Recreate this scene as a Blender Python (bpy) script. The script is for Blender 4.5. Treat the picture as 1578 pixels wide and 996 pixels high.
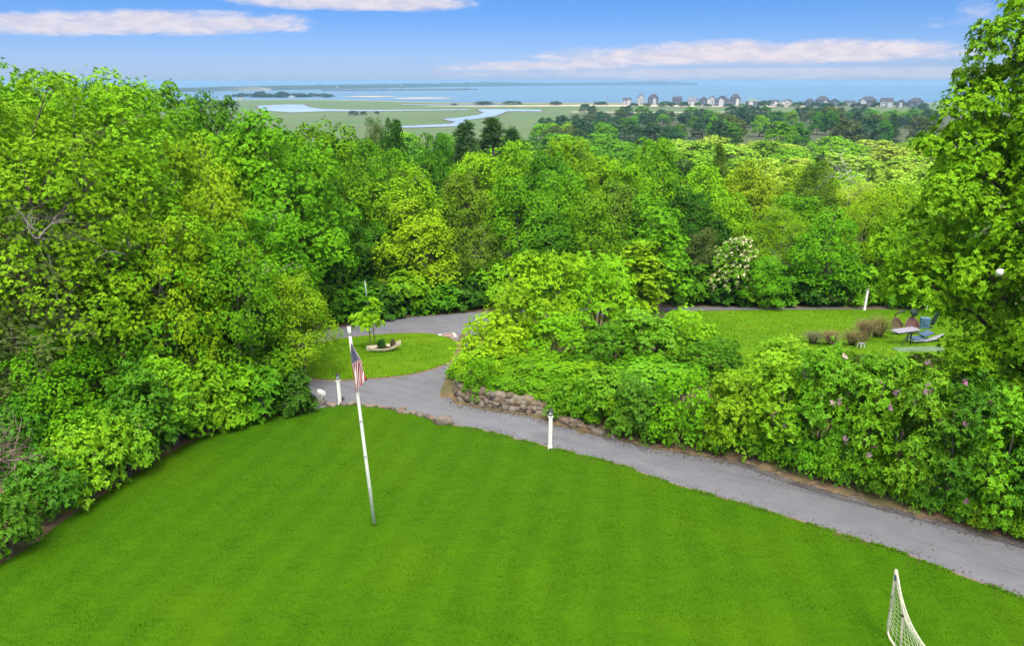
import bpy, bmesh, math, random
import numpy as np
from mathutils import Vector, Matrix, geometry, noise

for _o in list(bpy.data.objects):
    bpy.data.objects.remove(_o)
S = bpy.context.scene
COL = S.collection
R = math.radians

# ------------------------------------------------------------------ camera
PITCH = R(19.47)
FPX, CX, CY, CAMZ = 1052.0, 789.0, 498.0, 12.0
cam = bpy.data.cameras.new("camera")
cam.lens, cam.sensor_width, cam.clip_end, cam.clip_start = 24.0, 36.0, 60000.0, 0.1
camo = bpy.data.objects.new("camera", cam)
COL.objects.link(camo)
camo.location = (0, 0, CAMZ)
camo.rotation_euler = (R(90) - PITCH, 0, 0)
S.camera = camo

# ------------------------------------------------------------------ light
SUN_EL, SUN_AZ = R(60), R(172)        # azimuth measured from +Y towards +X: behind the camera, to the left
EXPOSURE = 1.62
SKY_STRENGTH = 0.085
SUN_STRENGTH = 1.5
SUN_ANGLE = 22.0

S.view_settings.view_transform = 'Standard'
S.view_settings.look = 'None'
S.view_settings.gamma = 1.0
S.view_settings.use_curve_mapping = False
S.view_settings.exposure = EXPOSURE
c = S.cycles
c.use_denoising = True
c.max_bounces = 7
c.diffuse_bounces = 1
c.glossy_bounces = 2
c.transmission_bounces = 4
c.transparent_max_bounces = 6
c.volume_bounces = 0
c.sample_clamp_indirect = 4.0
c.caustics_reflective = False
c.caustics_refractive = False

sun = bpy.data.lights.new("sun", 'SUN')
sun.energy, sun.angle, sun.color = SUN_STRENGTH, R(SUN_ANGLE), (1.0, 0.93, 0.80)
suno = bpy.data.objects.new("sun", sun)
COL.objects.link(suno)
sd = Vector((math.sin(SUN_AZ) * math.cos(SUN_EL), math.cos(SUN_AZ) * math.cos(SUN_EL), math.sin(SUN_EL)))
suno.rotation_euler = sd.to_track_quat('Z', 'Y').to_euler()
suno.location = sd * 100


class NT:
    """small node-tree helper"""
    def __init__(s, tree):
        s.t = tree
        s.n = tree.nodes
        s.l = tree.links

    def new(s, typ, **kw):
        n = s.n.new(typ)
        for k, v in kw.items():
            setattr(n, k, v)
        return n

    def put(s, sock, v):
        if isinstance(v, bpy.types.NodeSocket):
            s.l.new(v, sock)
        elif v is not None:
            sock.default_value = v

    def math(s, op, a, b=None, c=None, clamp=False):
        n = s.new('ShaderNodeMath', operation=op, use_clamp=clamp)
        s.put(n.inputs[0], a)
        if b is not None:
            s.put(n.inputs[1], b)
        if c is not None:
            s.put(n.inputs[2], c)
        return n.outputs[0]

    def mix(s, f, a, b, blend='MIX'):
        n = s.new('ShaderNodeMix', data_type='RGBA', blend_type=blend)
        s.put(n.inputs[0], f)
        s.put(n.inputs[6], a if isinstance(a, bpy.types.NodeSocket) else (*a, 1.0)[:4])
        s.put(n.inputs[7], b if isinstance(b, bpy.types.NodeSocket) else (*b, 1.0)[:4])
        return n.outputs[2]

    def noise(s, vec, scale, detail=3.0, rough=0.55, dist=0.0):
        n = s.new('ShaderNodeTexNoise')
        n.inputs['Scale'].default_value = scale
        n.inputs['Detail'].default_value = detail
        n.inputs['Roughness'].default_value = rough
        n.inputs['Distortion'].default_value = dist
        if vec is not None:
            s.l.new(vec, n.inputs['Vector'])
        return n.outputs[0]

    def ramp(s, f, stops):
        n = s.new('ShaderNodeValToRGB')
        cr = n.color_ramp
        while len(cr.elements) < len(stops):
            cr.elements.new(0.5)
        for e, (p, col) in zip(cr.elements, stops):
            e.position = p
            e.color = (*col, 1.0) if len(col) == 3 else col
        s.l.new(f, n.inputs[0])
        return n.outputs[0]

    def smooth(s, v, a, b):
        n = s.new('ShaderNodeMapRange', interpolation_type='SMOOTHSTEP')
        s.put(n.inputs[0], v)
        n.inputs[1].default_value, n.inputs[2].default_value = a, b
        return n.outputs[0]

    def scale(s, vec, xyz):
        n = s.new('ShaderNodeMapping')
        s.l.new(vec, n.inputs[0])
        n.inputs['Scale'].default_value = xyz
        return n.outputs[0]


# ------------------------------------------------------------------ world: sky with low cloud banks
W = bpy.data.worlds.new("World")
S.world = W
W.use_nodes = True
w = NT(W.node_tree)
bg = w.n['Background']
sky = w.new('ShaderNodeTexSky', sky_type='NISHITA', sun_disc=False)
sky.sun_elevation, sky.sun_rotation = SUN_EL, SUN_AZ
sky.altitude, sky.air_density, sky.dust_density, sky.ozone_density = 30.0, 1.0, 0.3, 3.0
tc = w.new('ShaderNodeTexCoord')
sep = w.new('ShaderNodeSeparateXYZ')
w.l.new(tc.outputs['Generated'], sep.inputs[0])
az = w.math('MULTIPLY', w.math('ARCTAN2', sep.outputs[0], sep.outputs[1]), 57.2958)
el = w.math('MULTIPLY', w.math('ARCSINE', sep.outputs[2]), 57.2958)
cmb = w.new('ShaderNodeCombineXYZ')
w.l.new(az, cmb.inputs[0])
w.l.new(w.math('MULTIPLY', el, 3.2), cmb.inputs[1])
nz = w.noise(cmb.outputs[0], 0.15, 9.0, 0.62, 0.7)
nz2 = w.noise(cmb.outputs[0], 0.55, 8.0, 0.68, 0.5)
def bank(a0, wa, e0, up, dn, slope=0.0, k=1.0, amp=2.1):
    da = w.math('DIVIDE', w.math('SUBTRACT', az, a0), wa)
    de = w.math('SUBTRACT', w.math('SUBTRACT', el, e0), w.math('MULTIPLY', w.math('SUBTRACT', az, a0), slope))
    de = w.math('MAXIMUM', w.math('DIVIDE', de, up), w.math('DIVIDE', de, -dn))
    r = w.math('ADD', w.math('POWER', w.math('ABSOLUTE', da), 2.5), w.math('POWER', de, 2.0))
    v = w.math('SUBTRACT', 1.0, r)
    v = w.math('ADD', v, w.math('MULTIPLY', w.math('SUBTRACT', nz, 0.5), amp))
    v = w.math('ADD', v, w.math('MULTIPLY', w.math('SUBTRACT', nz2, 0.5), 1.0))
    return w.math('MULTIPLY', w.smooth(v, -0.1, 0.8), k)
m = bank(-27.0, 13.0, 3.7, 1.0, 0.75, 0.035, 0.92)
for args in ((-12.0, 10.0, 5.6, 1.0, 0.65, 0.0, 0.95), (17.5, 17.0, 1.85, 1.15, 0.7, 0.008, 1.0),
             (2.5, 8.5, 1.15, 0.5, 0.35, 0.012, 0.8), (20.0, 26.0, 0.65, 0.4, 0.5, 0.0, 0.45),
             (-2.0, 25.0, 9.5, 1.2, 0.8, 0.0, 0.8), (60.0, 30.0, 4.0, 2.0, 1.2, 0.0, 0.8),
             (-75.0, 30.0, 5.0, 2.5, 1.5, 0.0, 0.8)):
    m = w.math('MAXIMUM', m, bank(*args))
low = w.mix(w.smooth(el, 0.0, 6.0), (0.25, 0.322, 0.585), (0.145, 0.262, 0.50))
skyc = w.mix(1.0, sky.outputs[0], low, 'MULTIPLY')
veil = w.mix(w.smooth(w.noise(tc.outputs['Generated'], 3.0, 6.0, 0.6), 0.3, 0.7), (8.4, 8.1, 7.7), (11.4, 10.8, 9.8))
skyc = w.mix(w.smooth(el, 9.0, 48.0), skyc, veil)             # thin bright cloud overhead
cloudc = w.mix(w.smooth(nz2, 0.35, 0.65), (2.6, 2.55, 3.05), (3.3, 3.08, 3.3))
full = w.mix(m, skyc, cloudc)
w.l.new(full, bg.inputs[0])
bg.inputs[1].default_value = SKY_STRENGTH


# ------------------------------------------------------------------ small geometry helpers
def ss(a, b, v):
    t = np.clip((np.asarray(v, float) - a) / (b - a), 0, 1)
    return t * t * (3 - 2 * t)

YB = [-60, 70, 120, 200, 300, 380, 1290, 1330, 1500, 2600]
ZB = [7.2, -8.4, -13.4, -18.5, -22.2, -23.45, -23.5, -24.25, -29.0, -34.0]
WX = [-4.0, -3.0, 1.2, 4.6, 9.0, 13.0, 20.0, 40.0]           # far kerb of the drive (x -> y), filled in below
WY = [40.0, 36.0, 31.0, 28.2, 24.0, 20.5, 14.0, -6.0]

def terr(x, y):
    x, y = np.asarray(x, float), np.asarray(y, float)
    yy = np.where(y > 420, np.maximum(y - 230 * ss(-60, -420, x), 420), y)
    z = np.interp(yy, YB, ZB)
    z = z + 3.5 * ss(-19, -44, x) * (1 - ss(90, 260, y))
    lift = 0.9 * ss(0.7, 2.4, y - np.interp(x, WX, WY)) * ss(-3.6, -2.2, x) * (1 - ss(40, 52, y))
    return z + lift

cp, sp = math.cos(PITCH), math.sin(PITCH)
def ray(px, py):
    u, v = (px - CX) / FPX, (CY - py) / FPX
    return np.array([u, cp + v * sp, -sp + v * cp])

_TT = np.geomspace(5, 9000, 6000)
def G(px, py):
    """where the ground lies that the photograph shows at this pixel"""
    d = ray(px, py)
    P = np.array([0, 0, CAMZ]) + _TT[:, None] * d
    f = P[:, 2] - terr(P[:, 0], P[:, 1])
    i = int(np.argmax(f < 0))
    if f[i] >= 0:
        i = len(_TT) - 1
    a = f[i - 1] / (f[i - 1] - f[i] + 1e-12)
    t = _TT[i - 1] + (_TT[i] - _TT[i - 1]) * a
    p = np.array([0, 0, CAMZ]) + t * d
    return np.array([p[0], p[1], float(terr(p[0], p[1]))])

def atdist(px, py, y):
    d = ray(px, py)
    t = y / d[1]
    return np.array([d[0] * t, y, CAMZ + d[2] * t])

def pxm(p):
    """pixels per metre at a point"""
    return FPX / (p[1] * cp - (p[2] - CAMZ) * sp)

# drive's far kerb as the wall line of the terrace (pixels on the plain slope)
def plane_pt(px, py):
    d = ray(px, py)
    t = CAMZ / (-(d[2]) - 0.12 * d[1])
    return d * t
FAR_EDGE = [(694, 602), (696, 618), (719, 626), (770, 636), (829, 644), (857, 656), (941, 677), (1017, 694), (1100, 708), (1139, 714),
            (1238, 749), (1366, 784), (1470, 812), (1578, 841), (1660, 868)]
_fe = [plane_pt(*p) for p in FAR_EDGE[1:]]
WX = [p[0] for p in _fe]
WY = [p[1] for p in _fe]
WX = [WX[0] - 3] + WX + [WX[-1] + 30]
WY = [WY[0] + 4] + WY + [WY[-1] - 22]

def catmull(pts, n=8, closed=False):
    P = [np.array(p, float) for p in pts]
    out = []
    m = len(P)
    for i in range(m if closed else m - 1):
        p0 = P[(i - 1) % m] if closed or i > 0 else P[i]
        p1, p2 = P[i], P[(i + 1) % m]
        p3 = P[(i + 2) % m] if closed or i + 2 < m else p2
        for k in range(n):
            t = k / n
            out.append(0.5 * ((2 * p1) + (-p0 + p2) * t + (2 * p0 - 5 * p1 + 4 * p2 - p3) * t * t + (-p0 + 3 * p1 - 3 * p2 + p3) * t ** 3))
    if not closed:
        out.append(P[-1])
    return out

def inside(poly, X, Y):
    poly = np.asarray(poly)[:, :2]
    r = np.zeros(X.shape, bool)
    x0, y0 = poly[-1]
    for x1, y1 in poly:
        c_ = ((y1 > Y) != (y0 > Y)) & (X < (x0 - x1) * (Y - y1) / (y0 - y1 + 1e-12) + x1)
        r ^= c_
        x0, y0 = x1, y1
    return r

def set_props(o, label=None, cat=None, group=None, kind=None):
    if label: o["label"] = label
    if cat: o["category"] = cat
    if group: o["group"] = group
    if kind: o["kind"] = kind
    return o

def fast_mesh(name, V, F, smooth=False, mats=None, mi=None):
    """V (n,3), F (m,k) with k fixed"""
    me = bpy.data.meshes.new(name)
    V = np.ascontiguousarray(V, dtype=np.float32)
    F = np.ascontiguousarray(F, dtype=np.int32)
    me.vertices.add(len(V))
    me.vertices.foreach_set("co", V.ravel())
    k = F.shape[1]
    me.loops.add(F.size)
    me.loops.foreach_set("vertex_index", F.ravel())
    me.polygons.add(len(F))
    me.polygons.foreach_set("loop_start", np.arange(0, F.size, k, dtype=np.int32))
    try:
        me.polygons.foreach_set("loop_total", np.full(len(F), k, dtype=np.int32))
    except Exception:
        pass
    if smooth:
        me.polygons.foreach_set("use_smooth", np.ones(len(F), bool))
    if mats:
        for m_ in mats:
            me.materials.append(m_)
    if mi is not None:
        me.polygons.foreach_set("material_index", np.ascontiguousarray(mi, dtype=np.int32))
    me.update(calc_edges=True)
    return me

def link(name, me, parent=None, loc=(0, 0, 0), rot=(0, 0, 0)):
    o = bpy.data.objects.new(name, me)
    COL.objects.link(o)
    o.parent = parent
    o.location = loc
    o.rotation_euler = rot
    return o

def empty(name, loc, label, cat, group=None, rz=0.0):
    o = bpy.data.objects.new(name, None)
    o.empty_display_size = 0.3
    COL.objects.link(o)
    o.location = loc
    o.rotation_euler = (0, 0, rz)
    return set_props(o, label, cat, group)


class MB:
    """collects boxes, tubes, lathes and builds ONE mesh"""
    def __init__(s):
        s.v, s.f = [], []

    def add(s, V, F):
        b = len(s.v)
        s.v += [tuple(p) for p in V]
        s.f += [tuple(b + i for i in f) for f in F]
        return s

    def box(s, cx, cy, cz, sx, sy, sz, rz=0.0, M=None):
        V = []
        cr, sr = math.cos(rz), math.sin(rz)
        for dz in (-.5, .5):
            for dx, dy in ((-.5, -.5), (.5, -.5), (.5, .5), (-.5, .5)):
                x, y = dx * sx, dy * sy
                V.append(Vector((cx + x * cr - y * sr, cy + x * sr + y * cr, cz + dz * sz)))
        if M is not None:
            V = [M @ p for p in V]
        return s.add(V, [(3, 2, 1, 0), (4, 5, 6, 7), (0, 1, 5, 4), (1, 2, 6, 5), (2, 3, 7, 6), (3, 0, 4, 7)])

    def tube(s, pts, rad, n=8, cap=True):
        P = [Vector(p) for p in pts]
        if not hasattr(rad, '__len__'):
            rad = [rad] * len(P)
        V, F = [], []
        up = Vector((0.13, 0.27, 1)).normalized()
        for i, p in enumerate(P):
            d = (P[min(i + 1, len(P) - 1)] - P[max(i - 1, 0)]).normalized()
            a = d.cross(up)
            if a.length < 0.05:
                a = d.cross(Vector((1, 0, 0)))
            a.normalize()
            b_ = d.cross(a)
            for k in range(n):
                t = 2 * math.pi * k / n
                V.append(p + (a * math.cos(t) + b_ * math.sin(t)) * rad[i])
        for i in range(len(P) - 1):
            for k in range(n):
                k2 = (k + 1) % n
                F.append((i * n + k, (i + 1) * n + k, (i + 1) * n + k2, i * n + k2))
        if cap:
            F.append(tuple(range(n)))
            F.append(tuple(reversed(range((len(P) - 1) * n, len(P) * n))))
        return s.add(V, F)

    def lathe(s, prof, n=12, c=(0, 0, 0)):
        V, F = [], []
        for r, z in prof:
            for k in range(n):
                t = 2 * math.pi * k / n
                V.append((c[0] + r * math.cos(t), c[1] + r * math.sin(t), c[2] + z))
        for i in range(len(prof) - 1):
            for k in range(n):
                k2 = (k + 1) % n
                F.append((i * n + k, i * n + k2, (i + 1) * n + k2, (i + 1) * n + k))
        F.append(tuple(reversed(range(n))))
        F.append(tuple(range((len(prof) - 1) * n, len(prof) * n)))
        return s.add(V, F)

    def build(s, name, mat, parent=None, smooth=False, loc=(0, 0, 0), bevel=0.0, rot=(0, 0, 0)):
        me = bpy.data.meshes.new(name)
        me.from_pydata([tuple(v) for v in s.v], [], s.f)
        me.materials.append(mat)
        if smooth:
            me.polygons.foreach_set("use_smooth", np.ones(len(me.polygons), bool))
        me.update()
        o = link(name, me, parent, loc, rot)
        if bevel:
            b = o.modifiers.new("bevel", 'BEVEL')
            b.width, b.segments, b.limit_method = bevel, 2, 'ANGLE'
        return o


# ------------------------------------------------------------------ materials
MATS = {}
def new_mat(name):
    m_ = bpy.data.materials.new(name)
    m_.use_nodes = True
    t = NT(m_.node_tree)
    return m_, t, t.n['Principled BSDF'], t.n['Material Output']

def geo_pos(t):
    return t.new('ShaderNodeNewGeometry').outputs['Position']

def obj_pos(t):
    return t.new('ShaderNodeTexCoord').outputs['Object']

def plain(name, col, rough=0.6, var=0.15, scale=6.0, metal=0.0, dirt=None, bump=0.0):
    m_, t, b, o = new_mat(name)
    p = obj_pos(t)
    n = t.noise(p, scale, 5, 0.6)
    lo = tuple(x * (1 - var) for x in col)
    hi = tuple(min(1, x * (1 + var)) for x in col)
    cc = t.mix(t.smooth(n, 0.3, 0.7), lo, hi)
    b.inputs['Specular IOR Level'].default_value = 0.5 if rough < 0.5 else 0.2
    if dirt:
        n2 = t.noise(p, scale * 0.6, 6, 0.7)
        cc = t.mix(t.math('MULTIPLY', t.smooth(n2, 0.52, 0.75), 0.7), cc, dirt)
    t.l.new(cc, b.inputs['Base Color'])
    b.inputs['Roughness'].default_value = rough
    b.inputs['Metallic'].default_value = metal
    if bump:
        bn = t.new('ShaderNodeBump')
        bn.inputs['Strength'].default_value = bump
        bn.inputs['Distance'].default_value = 0.05
        t.l.new(t.noise(p, scale * 3, 5, 0.6), bn.inputs['Height'])
        t.l.new(bn.outputs[0], b.inputs['Normal'])
    return m_

def leaf_mat(name, trans=0.32, var=0.4, rough=0.55, spec=0.08):
    """tint comes from the object's own colour; every leaf and every spray differs a little"""
    m_, t, b, o = new_mat(name)
    oi = t.new('ShaderNodeObjectInfo')
    ge = t.new('ShaderNodeNewGeometry')
    p = obj_pos(t)
    loc = t.new('ShaderNodeVectorMath', operation='ADD')
    t.l.new(p, loc.inputs[0])
    t.l.new(oi.outputs['Location'], loc.inputs[1])
    n1 = t.noise(loc.outputs[0], 0.8, 2, 0.5)
    isl = ge.outputs['Random Per Island']
    k = t.math('ADD', t.math('MULTIPLY', t.math('SUBTRACT', isl, 0.5), var), t.math('MULTIPLY', t.math('SUBTRACT', n1, 0.5), 0.8))
    val = t.math('ADD', 1.0, k)
    hs = t.new('ShaderNodeHueSaturation')
    t.l.new(oi.outputs['Color'], hs.inputs['Color'])
    t.l.new(val, hs.inputs['Value'])
    t.l.new(t.math('ADD', 0.5, t.math('MULTIPLY', k, -0.035)), hs.inputs['Hue'])
    t.l.new(hs.outputs[0], b.inputs['Base Color'])
    b.inputs['Roughness'].default_value = rough
    b.inputs['Specular IOR Level'].default_value = spec
    tr = t.new('ShaderNodeBsdfTranslucent')
    br = t.mix(1.0, hs.outputs[0], (1.25, 1.15, 0.5), 'MULTIPLY')
    t.l.new(br, tr.inputs[0])
    mx = t.new('ShaderNodeMixShader')
    mx.inputs[0].default_value = trans
    t.l.new(b.outputs[0], mx.inputs[1])
    t.l.new(tr.outputs[0], mx.inputs[2])
    t.l.new(mx.outputs[0], o.inputs[0])
    return m_

M_LEAF = leaf_mat("leaf", 0.16, 0.24)
M_SHRUB = leaf_mat("shrub_leaf", 0.16, 0.32, 0.45, 0.16)
M_NEEDLE = leaf_mat("needle", 0.12, 0.4, 0.6, 0.2)

def bark_mat():
    m_, t, b, o = new_mat("bark")
    oi = t.new('ShaderNodeObjectInfo')
    p = obj_pos(t)
    n = t.noise(t.scale(p, (3, 3, 0.7)), 2.5, 6, 0.65)
    cc = t.mix(1.0, oi.outputs['Color'], t.ramp(n, [(0.25, (0.45, 0.42, 0.4)), (0.7, (1.25, 1.22, 1.2))]), 'MULTIPLY')
    t.l.new(cc, b.inputs['Base Color'])
    b.inputs['Roughness'].default_value = 0.9
    bn = t.new('ShaderNodeBump')
    bn.inputs['Strength'].default_value = 0.6
    bn.inputs['Distance'].default_value = 0.04
    t.l.new(n, bn.inputs['Height'])
    t.l.new(bn.outputs[0], b.inputs['Normal'])
    return m_
M_BARK = bark_mat()

def ground_mat():
    m_, t, b, o = new_mat("soil_and_marsh")
    p = geo_pos(t)
    sp_ = t.new('ShaderNodeSeparateXYZ')
    t.l.new(p, sp_.inputs[0])
    y = sp_.outputs[1]
    n1 = t.noise(p, 1.7, 6, 0.65)
    n2 = t.noise(p, 0.35, 3, 0.5)
    soil = t.ramp(n1, [(0.25, (0.05, 0.033, 0.018)), (0.5, (0.125, 0.085, 0.045)), (0.75, (0.22, 0.16, 0.09))])
    wood = t.ramp(n1, [(0.3, (0.02, 0.03, 0.008)), (0.7, (0.06, 0.08, 0.02))])
    near = t.mix(t.smooth(n2, 0.45, 0.6), soil, t.mix(0.5, soil, (0.07, 0.09, 0.02)))
    near = t.mix(t.smooth(y, 62, 80), near, wood)
    mp = t.scale(p, (0.35, 1.0, 1.0))
    m1 = t.noise(mp, 0.016, 6, 0.68, 0.8)
    m2 = t.noise(mp, 0.05, 4, 0.6)
    marsh = t.ramp(m1, [(0.3, (0.032, 0.088, 0.014)), (0.43, (0.052, 0.12, 0.02)), (0.5, (0.075, 0.125, 0.03)), (0.54, (0.07, 0.07, 0.04)), (0.58, (0.068, 0.14, 0.03)), (0.66, (0.085, 0.11, 0.04)), (0.75, (0.04, 0.11, 0.02))])
    marsh = t.mix(t.math('MULTIPLY', t.smooth(m2, 0.42, 0.58), 0.6), marsh, (0.06, 0.11, 0.035))
    # dry sand along the shore
    sx = sp_.outputs[0]
    shore = t.math('ADD', 1255.0, t.math('MULTIPLY', t.smooth(t.math('MULTIPLY', sx, -1.0), 60, 420), 230.0))
    sand = t.smooth(t.math('SUBTRACT', y, shore), -10, 15)
    far = t.mix(t.math('MULTIPLY', sand, 0.45), marsh, (0.3, 0.27, 0.2))
    far = t.mix(t.smooth(y, 1180, 1220), marsh, far)
    rt = t.smooth(t.math('SUBTRACT', sp_.outputs[0], t.math('MULTIPLY', y, 0.05)), 0, 30)
    ye = t.math('SUBTRACT', y, t.math('MULTIPLY', rt, 480.0))
    cc = t.mix(t.smooth(ye, 330, 400), near, far)
    t.l.new(cc, b.inputs['Base Color'])
    b.inputs['Roughness'].default_value = 0.95
    bn = t.new('ShaderNodeBump')
    bn.inputs['Strength'].default_value = 0.7
    bn.inputs['Distance'].default_value = 0.06
    t.l.new(n1, bn.inputs['Height'])
    t.l.new(bn.outputs[0], b.inputs['Normal'])
    return m_

def lawn_nodes(t, base, hi, yel, stripes=True):
    p = geo_pos(t)
    sp_ = t.new('ShaderNodeSeparateXYZ')
    t.l.new(p, sp_.inputs[0])
    n1 = t.noise(t.scale(p, (1.0, 2.2, 1.0)), 1.6, 5, 0.65, 0.6)
    n2 = t.noise(p, 0.22, 3, 0.5)
    n3 = t.noise(p, 11.0, 3, 0.6)
    f = t.smooth(t.math('ADD', t.math('MULTIPLY', n1, 0.6), t.math('MULTIPLY', n3, 0.4)), 0.36, 0.64)
    cc = t.mix(f, base, hi)
    cc = t.mix(t.math('MULTIPLY', t.smooth(n2, 0.45, 0.75), 0.55), cc, yel)
    if stripes:                                     # mower passes
        ph = t.math('ADD', t.math('MULTIPLY', sp_.outputs[0], 4.6), t.math('MULTIPLY', n2, 3.5))
        ph = t.math('ADD', ph, t.math('MULTIPLY', sp_.outputs[1], -0.8))
        wv = t.smooth(t.math('SINE', ph), -0.5, 0.5)
        cc = t.mix(t.math('MULTIPLY', wv, 0.17), cc, tuple(x * 0.6 for x in base))
    return cc, n1, n3

def lawn_mat(name, base, hi, yel, stripes=True):
    m_, t, b, o = new_mat(name)
    cc, n1, n3 = lawn_nodes(t, base, hi, yel, stripes)
    t.l.new(cc, b.inputs['Base Color'])
    b.inputs['Roughness'].default_value = 0.8
    b.inputs['Specular IOR Level'].default_value = 0.05
    bn = t.new('ShaderNodeBump')
    bn.inputs['Strength'].default_value = 0.5
    bn.inputs['Distance'].default_value = 0.06
    t.l.new(t.math('ADD', n1, t.math('MULTIPLY', n3, 0.4)), bn.inputs['Height'])
    t.l.new(bn.outputs[0], b.inputs['Normal'])
    return m_

LAWN = ((0.034, 0.102, 0.001), (0.046, 0.126, 0.001), (0.064, 0.136, 0.001))
M_LAWN = lawn_mat("lawn", *LAWN)
M_LAWN2 = lawn_mat("yard_lawn", (0.07, 0.172, 0.003), (0.10, 0.215, 0.005), (0.135, 0.228, 0.008), False)

def blade_mat(name, base, hi, yel, stripes=True):
    m_, t, b, o = new_mat(name)
    cc, n1, n3 = lawn_nodes(t, base, hi, yel, stripes)
    ge = t.new('ShaderNodeNewGeometry')
    hs = t.new('ShaderNodeHueSaturation')
    t.l.new(cc, hs.inputs['Color'])
    t.l.new(t.math('ADD', 0.97, t.math('MULTIPLY', ge.outputs['Random Per Island'], 0.3)), hs.inputs['Value'])
    t.l.new(hs.outputs[0], b.inputs['Base Color'])
    b.inputs['Roughness'].default_value = 0.6
    b.inputs['Specular IOR Level'].default_value = 0.06
    tr = t.new('ShaderNodeBsdfTranslucent')
    t.l.new(hs.outputs[0], tr.inputs[0])
    mx = t.new('ShaderNodeMixShader')
    mx.inputs[0].default_value = 0.45
    t.l.new(b.outputs[0], mx.inputs[1])
    t.l.new(tr.outputs[0], mx.inputs[2])
    t.l.new(mx.outputs[0], o.inputs[0])
    return m_
M_BLADE = blade_mat("lawn_blade", *LAWN)
M_BLADE2 = blade_mat("yard_blade", (0.07, 0.172, 0.003), (0.10, 0.215, 0.005), (0.135, 0.228, 0.008), False)

def road_mat():
    m_, t, b, o = new_mat("old_asphalt")
    p = geo_pos(t)
    n1 = t.noise(p, 0.9, 5, 0.6, 0.4)
    n2 = t.noise(p, 26.0, 3, 0.7)
    rot = t.new('ShaderNodeMapping')
    t.l.new(p, rot.inputs[0])
    rot.inputs['Rotation'].default_value = (0, 0, R(33))
    st = t.scale(rot.outputs[0], (0.22, 2.2, 1.0))
    n3 = t.noise(st, 1.0, 5, 0.65, 0.5)
    cc = t.ramp(n1, [(0.25, (0.102, 0.108, 0.13)), (0.5, (0.122, 0.128, 0.152)), (0.75, (0.142, 0.147, 0.17))])
    cc = t.mix(t.math('MULTIPLY', t.smooth(n3, 0.5, 0.66), 0.4), cc, (0.055, 0.056, 0.066))
    n4 = t.noise(p, 5.0, 4, 0.7)
    cc = t.mix(t.math('MULTIPLY', t.smooth(n4, 0.5, 0.72), 0.35), cc, (0.085, 0.085, 0.1))
    cc = t.mix(t.math('MULTIPLY', t.smooth(n2, 0.4, 0.7), 0.4), cc, (0.165, 0.168, 0.185))
    vo = t.new('ShaderNodeTexVoronoi', feature='DISTANCE_TO_EDGE')
    vo.inputs['Scale'].default_value = 0.16
    dn = t.new('ShaderNodeVectorMath', operation='ADD')
    t.l.new(p, dn.inputs[0])
    nn = t.new('ShaderNodeTexNoise')
    nn.inputs['Scale'].default_value = 0.8
    t.l.new(p, nn.inputs['Vector'])
    t.l.new(nn.outputs[1], dn.inputs[1])
    t.l.new(dn.outputs[0], vo.inputs['Vector'])
    cr = t.smooth(vo.outputs['Distance'], 0.007, 0.002)
    cc = t.mix(t.math('MULTIPLY', cr, 0.16), cc, (0.07, 0.068, 0.07))
    t.l.new(cc, b.inputs['Base Color'])
    b.inputs['Roughness'].default_value = 0.85
    b.inputs['Specular IOR Level'].default_value = 0.3
    bn = t.new('ShaderNodeBump')
    bn.inputs['Strength'].default_value = 0.4
    bn.inputs['Distance'].default_value = 0.01
    t.l.new(n2, bn.inputs['Height'])
    t.l.new(bn.outputs[0], b.inputs['Normal'])
    return m_

def water_mat(name, col, rough, bumpd, bscale):
    m_, t, b, o = new_mat(name)
    p = geo_pos(t)
    n = t.noise(t.scale(p, (0.25, 1, 1)), bscale, 4, 0.6)
    n2 = t.noise(t.scale(p, (0.08, 1, 1)), 0.004, 4, 0.6)
    cc = t.mix(t.smooth(n2, 0.35, 0.7), col, tuple(x * 1.35 for x in col))
    t.l.new(cc, b.inputs['Base Color'])
    b.inputs['Roughness'].default_value = rough
    b.inputs['IOR'].default_value = 1.33
    bn = t.new('ShaderNodeBump')
    bn.inputs['Strength'].default_value = 0.5
    bn.inputs['Distance'].default_value = bumpd
    t.l.new(n, bn.inputs['Height'])
    t.l.new(bn.outputs[0], b.inputs['Normal'])
    return m_

def stone_mat():
    m_, t, b, o = new_mat("fieldstone")
    p = obj_pos(t)
    ge = t.new('ShaderNodeNewGeometry')
    n = t.noise(p, 5.0, 6, 0.65)
    base = t.ramp(ge.outputs['Random Per Island'], [(0.0, (0.095, 0.075, 0.057)), (0.35, (0.165, 0.12, 0.085)), (0.7, (0.195, 0.17, 0.135)), (1.0, (0.12, 0.1, 0.085))])
    cc = t.mix(1.0, base, t.ramp(n, [(0.25, (0.55, 0.55, 0.55)), (0.7, (1.2, 1.2, 1.2))]), 'MULTIPLY')
    n2 = t.noise(p, 2.0, 4, 0.6)
    cc = t.mix(t.math('MULTIPLY', t.smooth(n2, 0.58, 0.7), 0.5), cc, (0.08, 0.1, 0.03))
    t.l.new(cc, b.inputs['Base Color'])
    b.inputs['Roughness'].default_value = 0.9
    bn = t.new('ShaderNodeBump')
    bn.inputs['Strength'].default_value = 0.6
    bn.inputs['Distance'].default_value = 0.03
    t.l.new(n, bn.inputs['Height'])
    t.l.new(bn.outputs[0], b.inputs['Normal'])
    return m_

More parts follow.
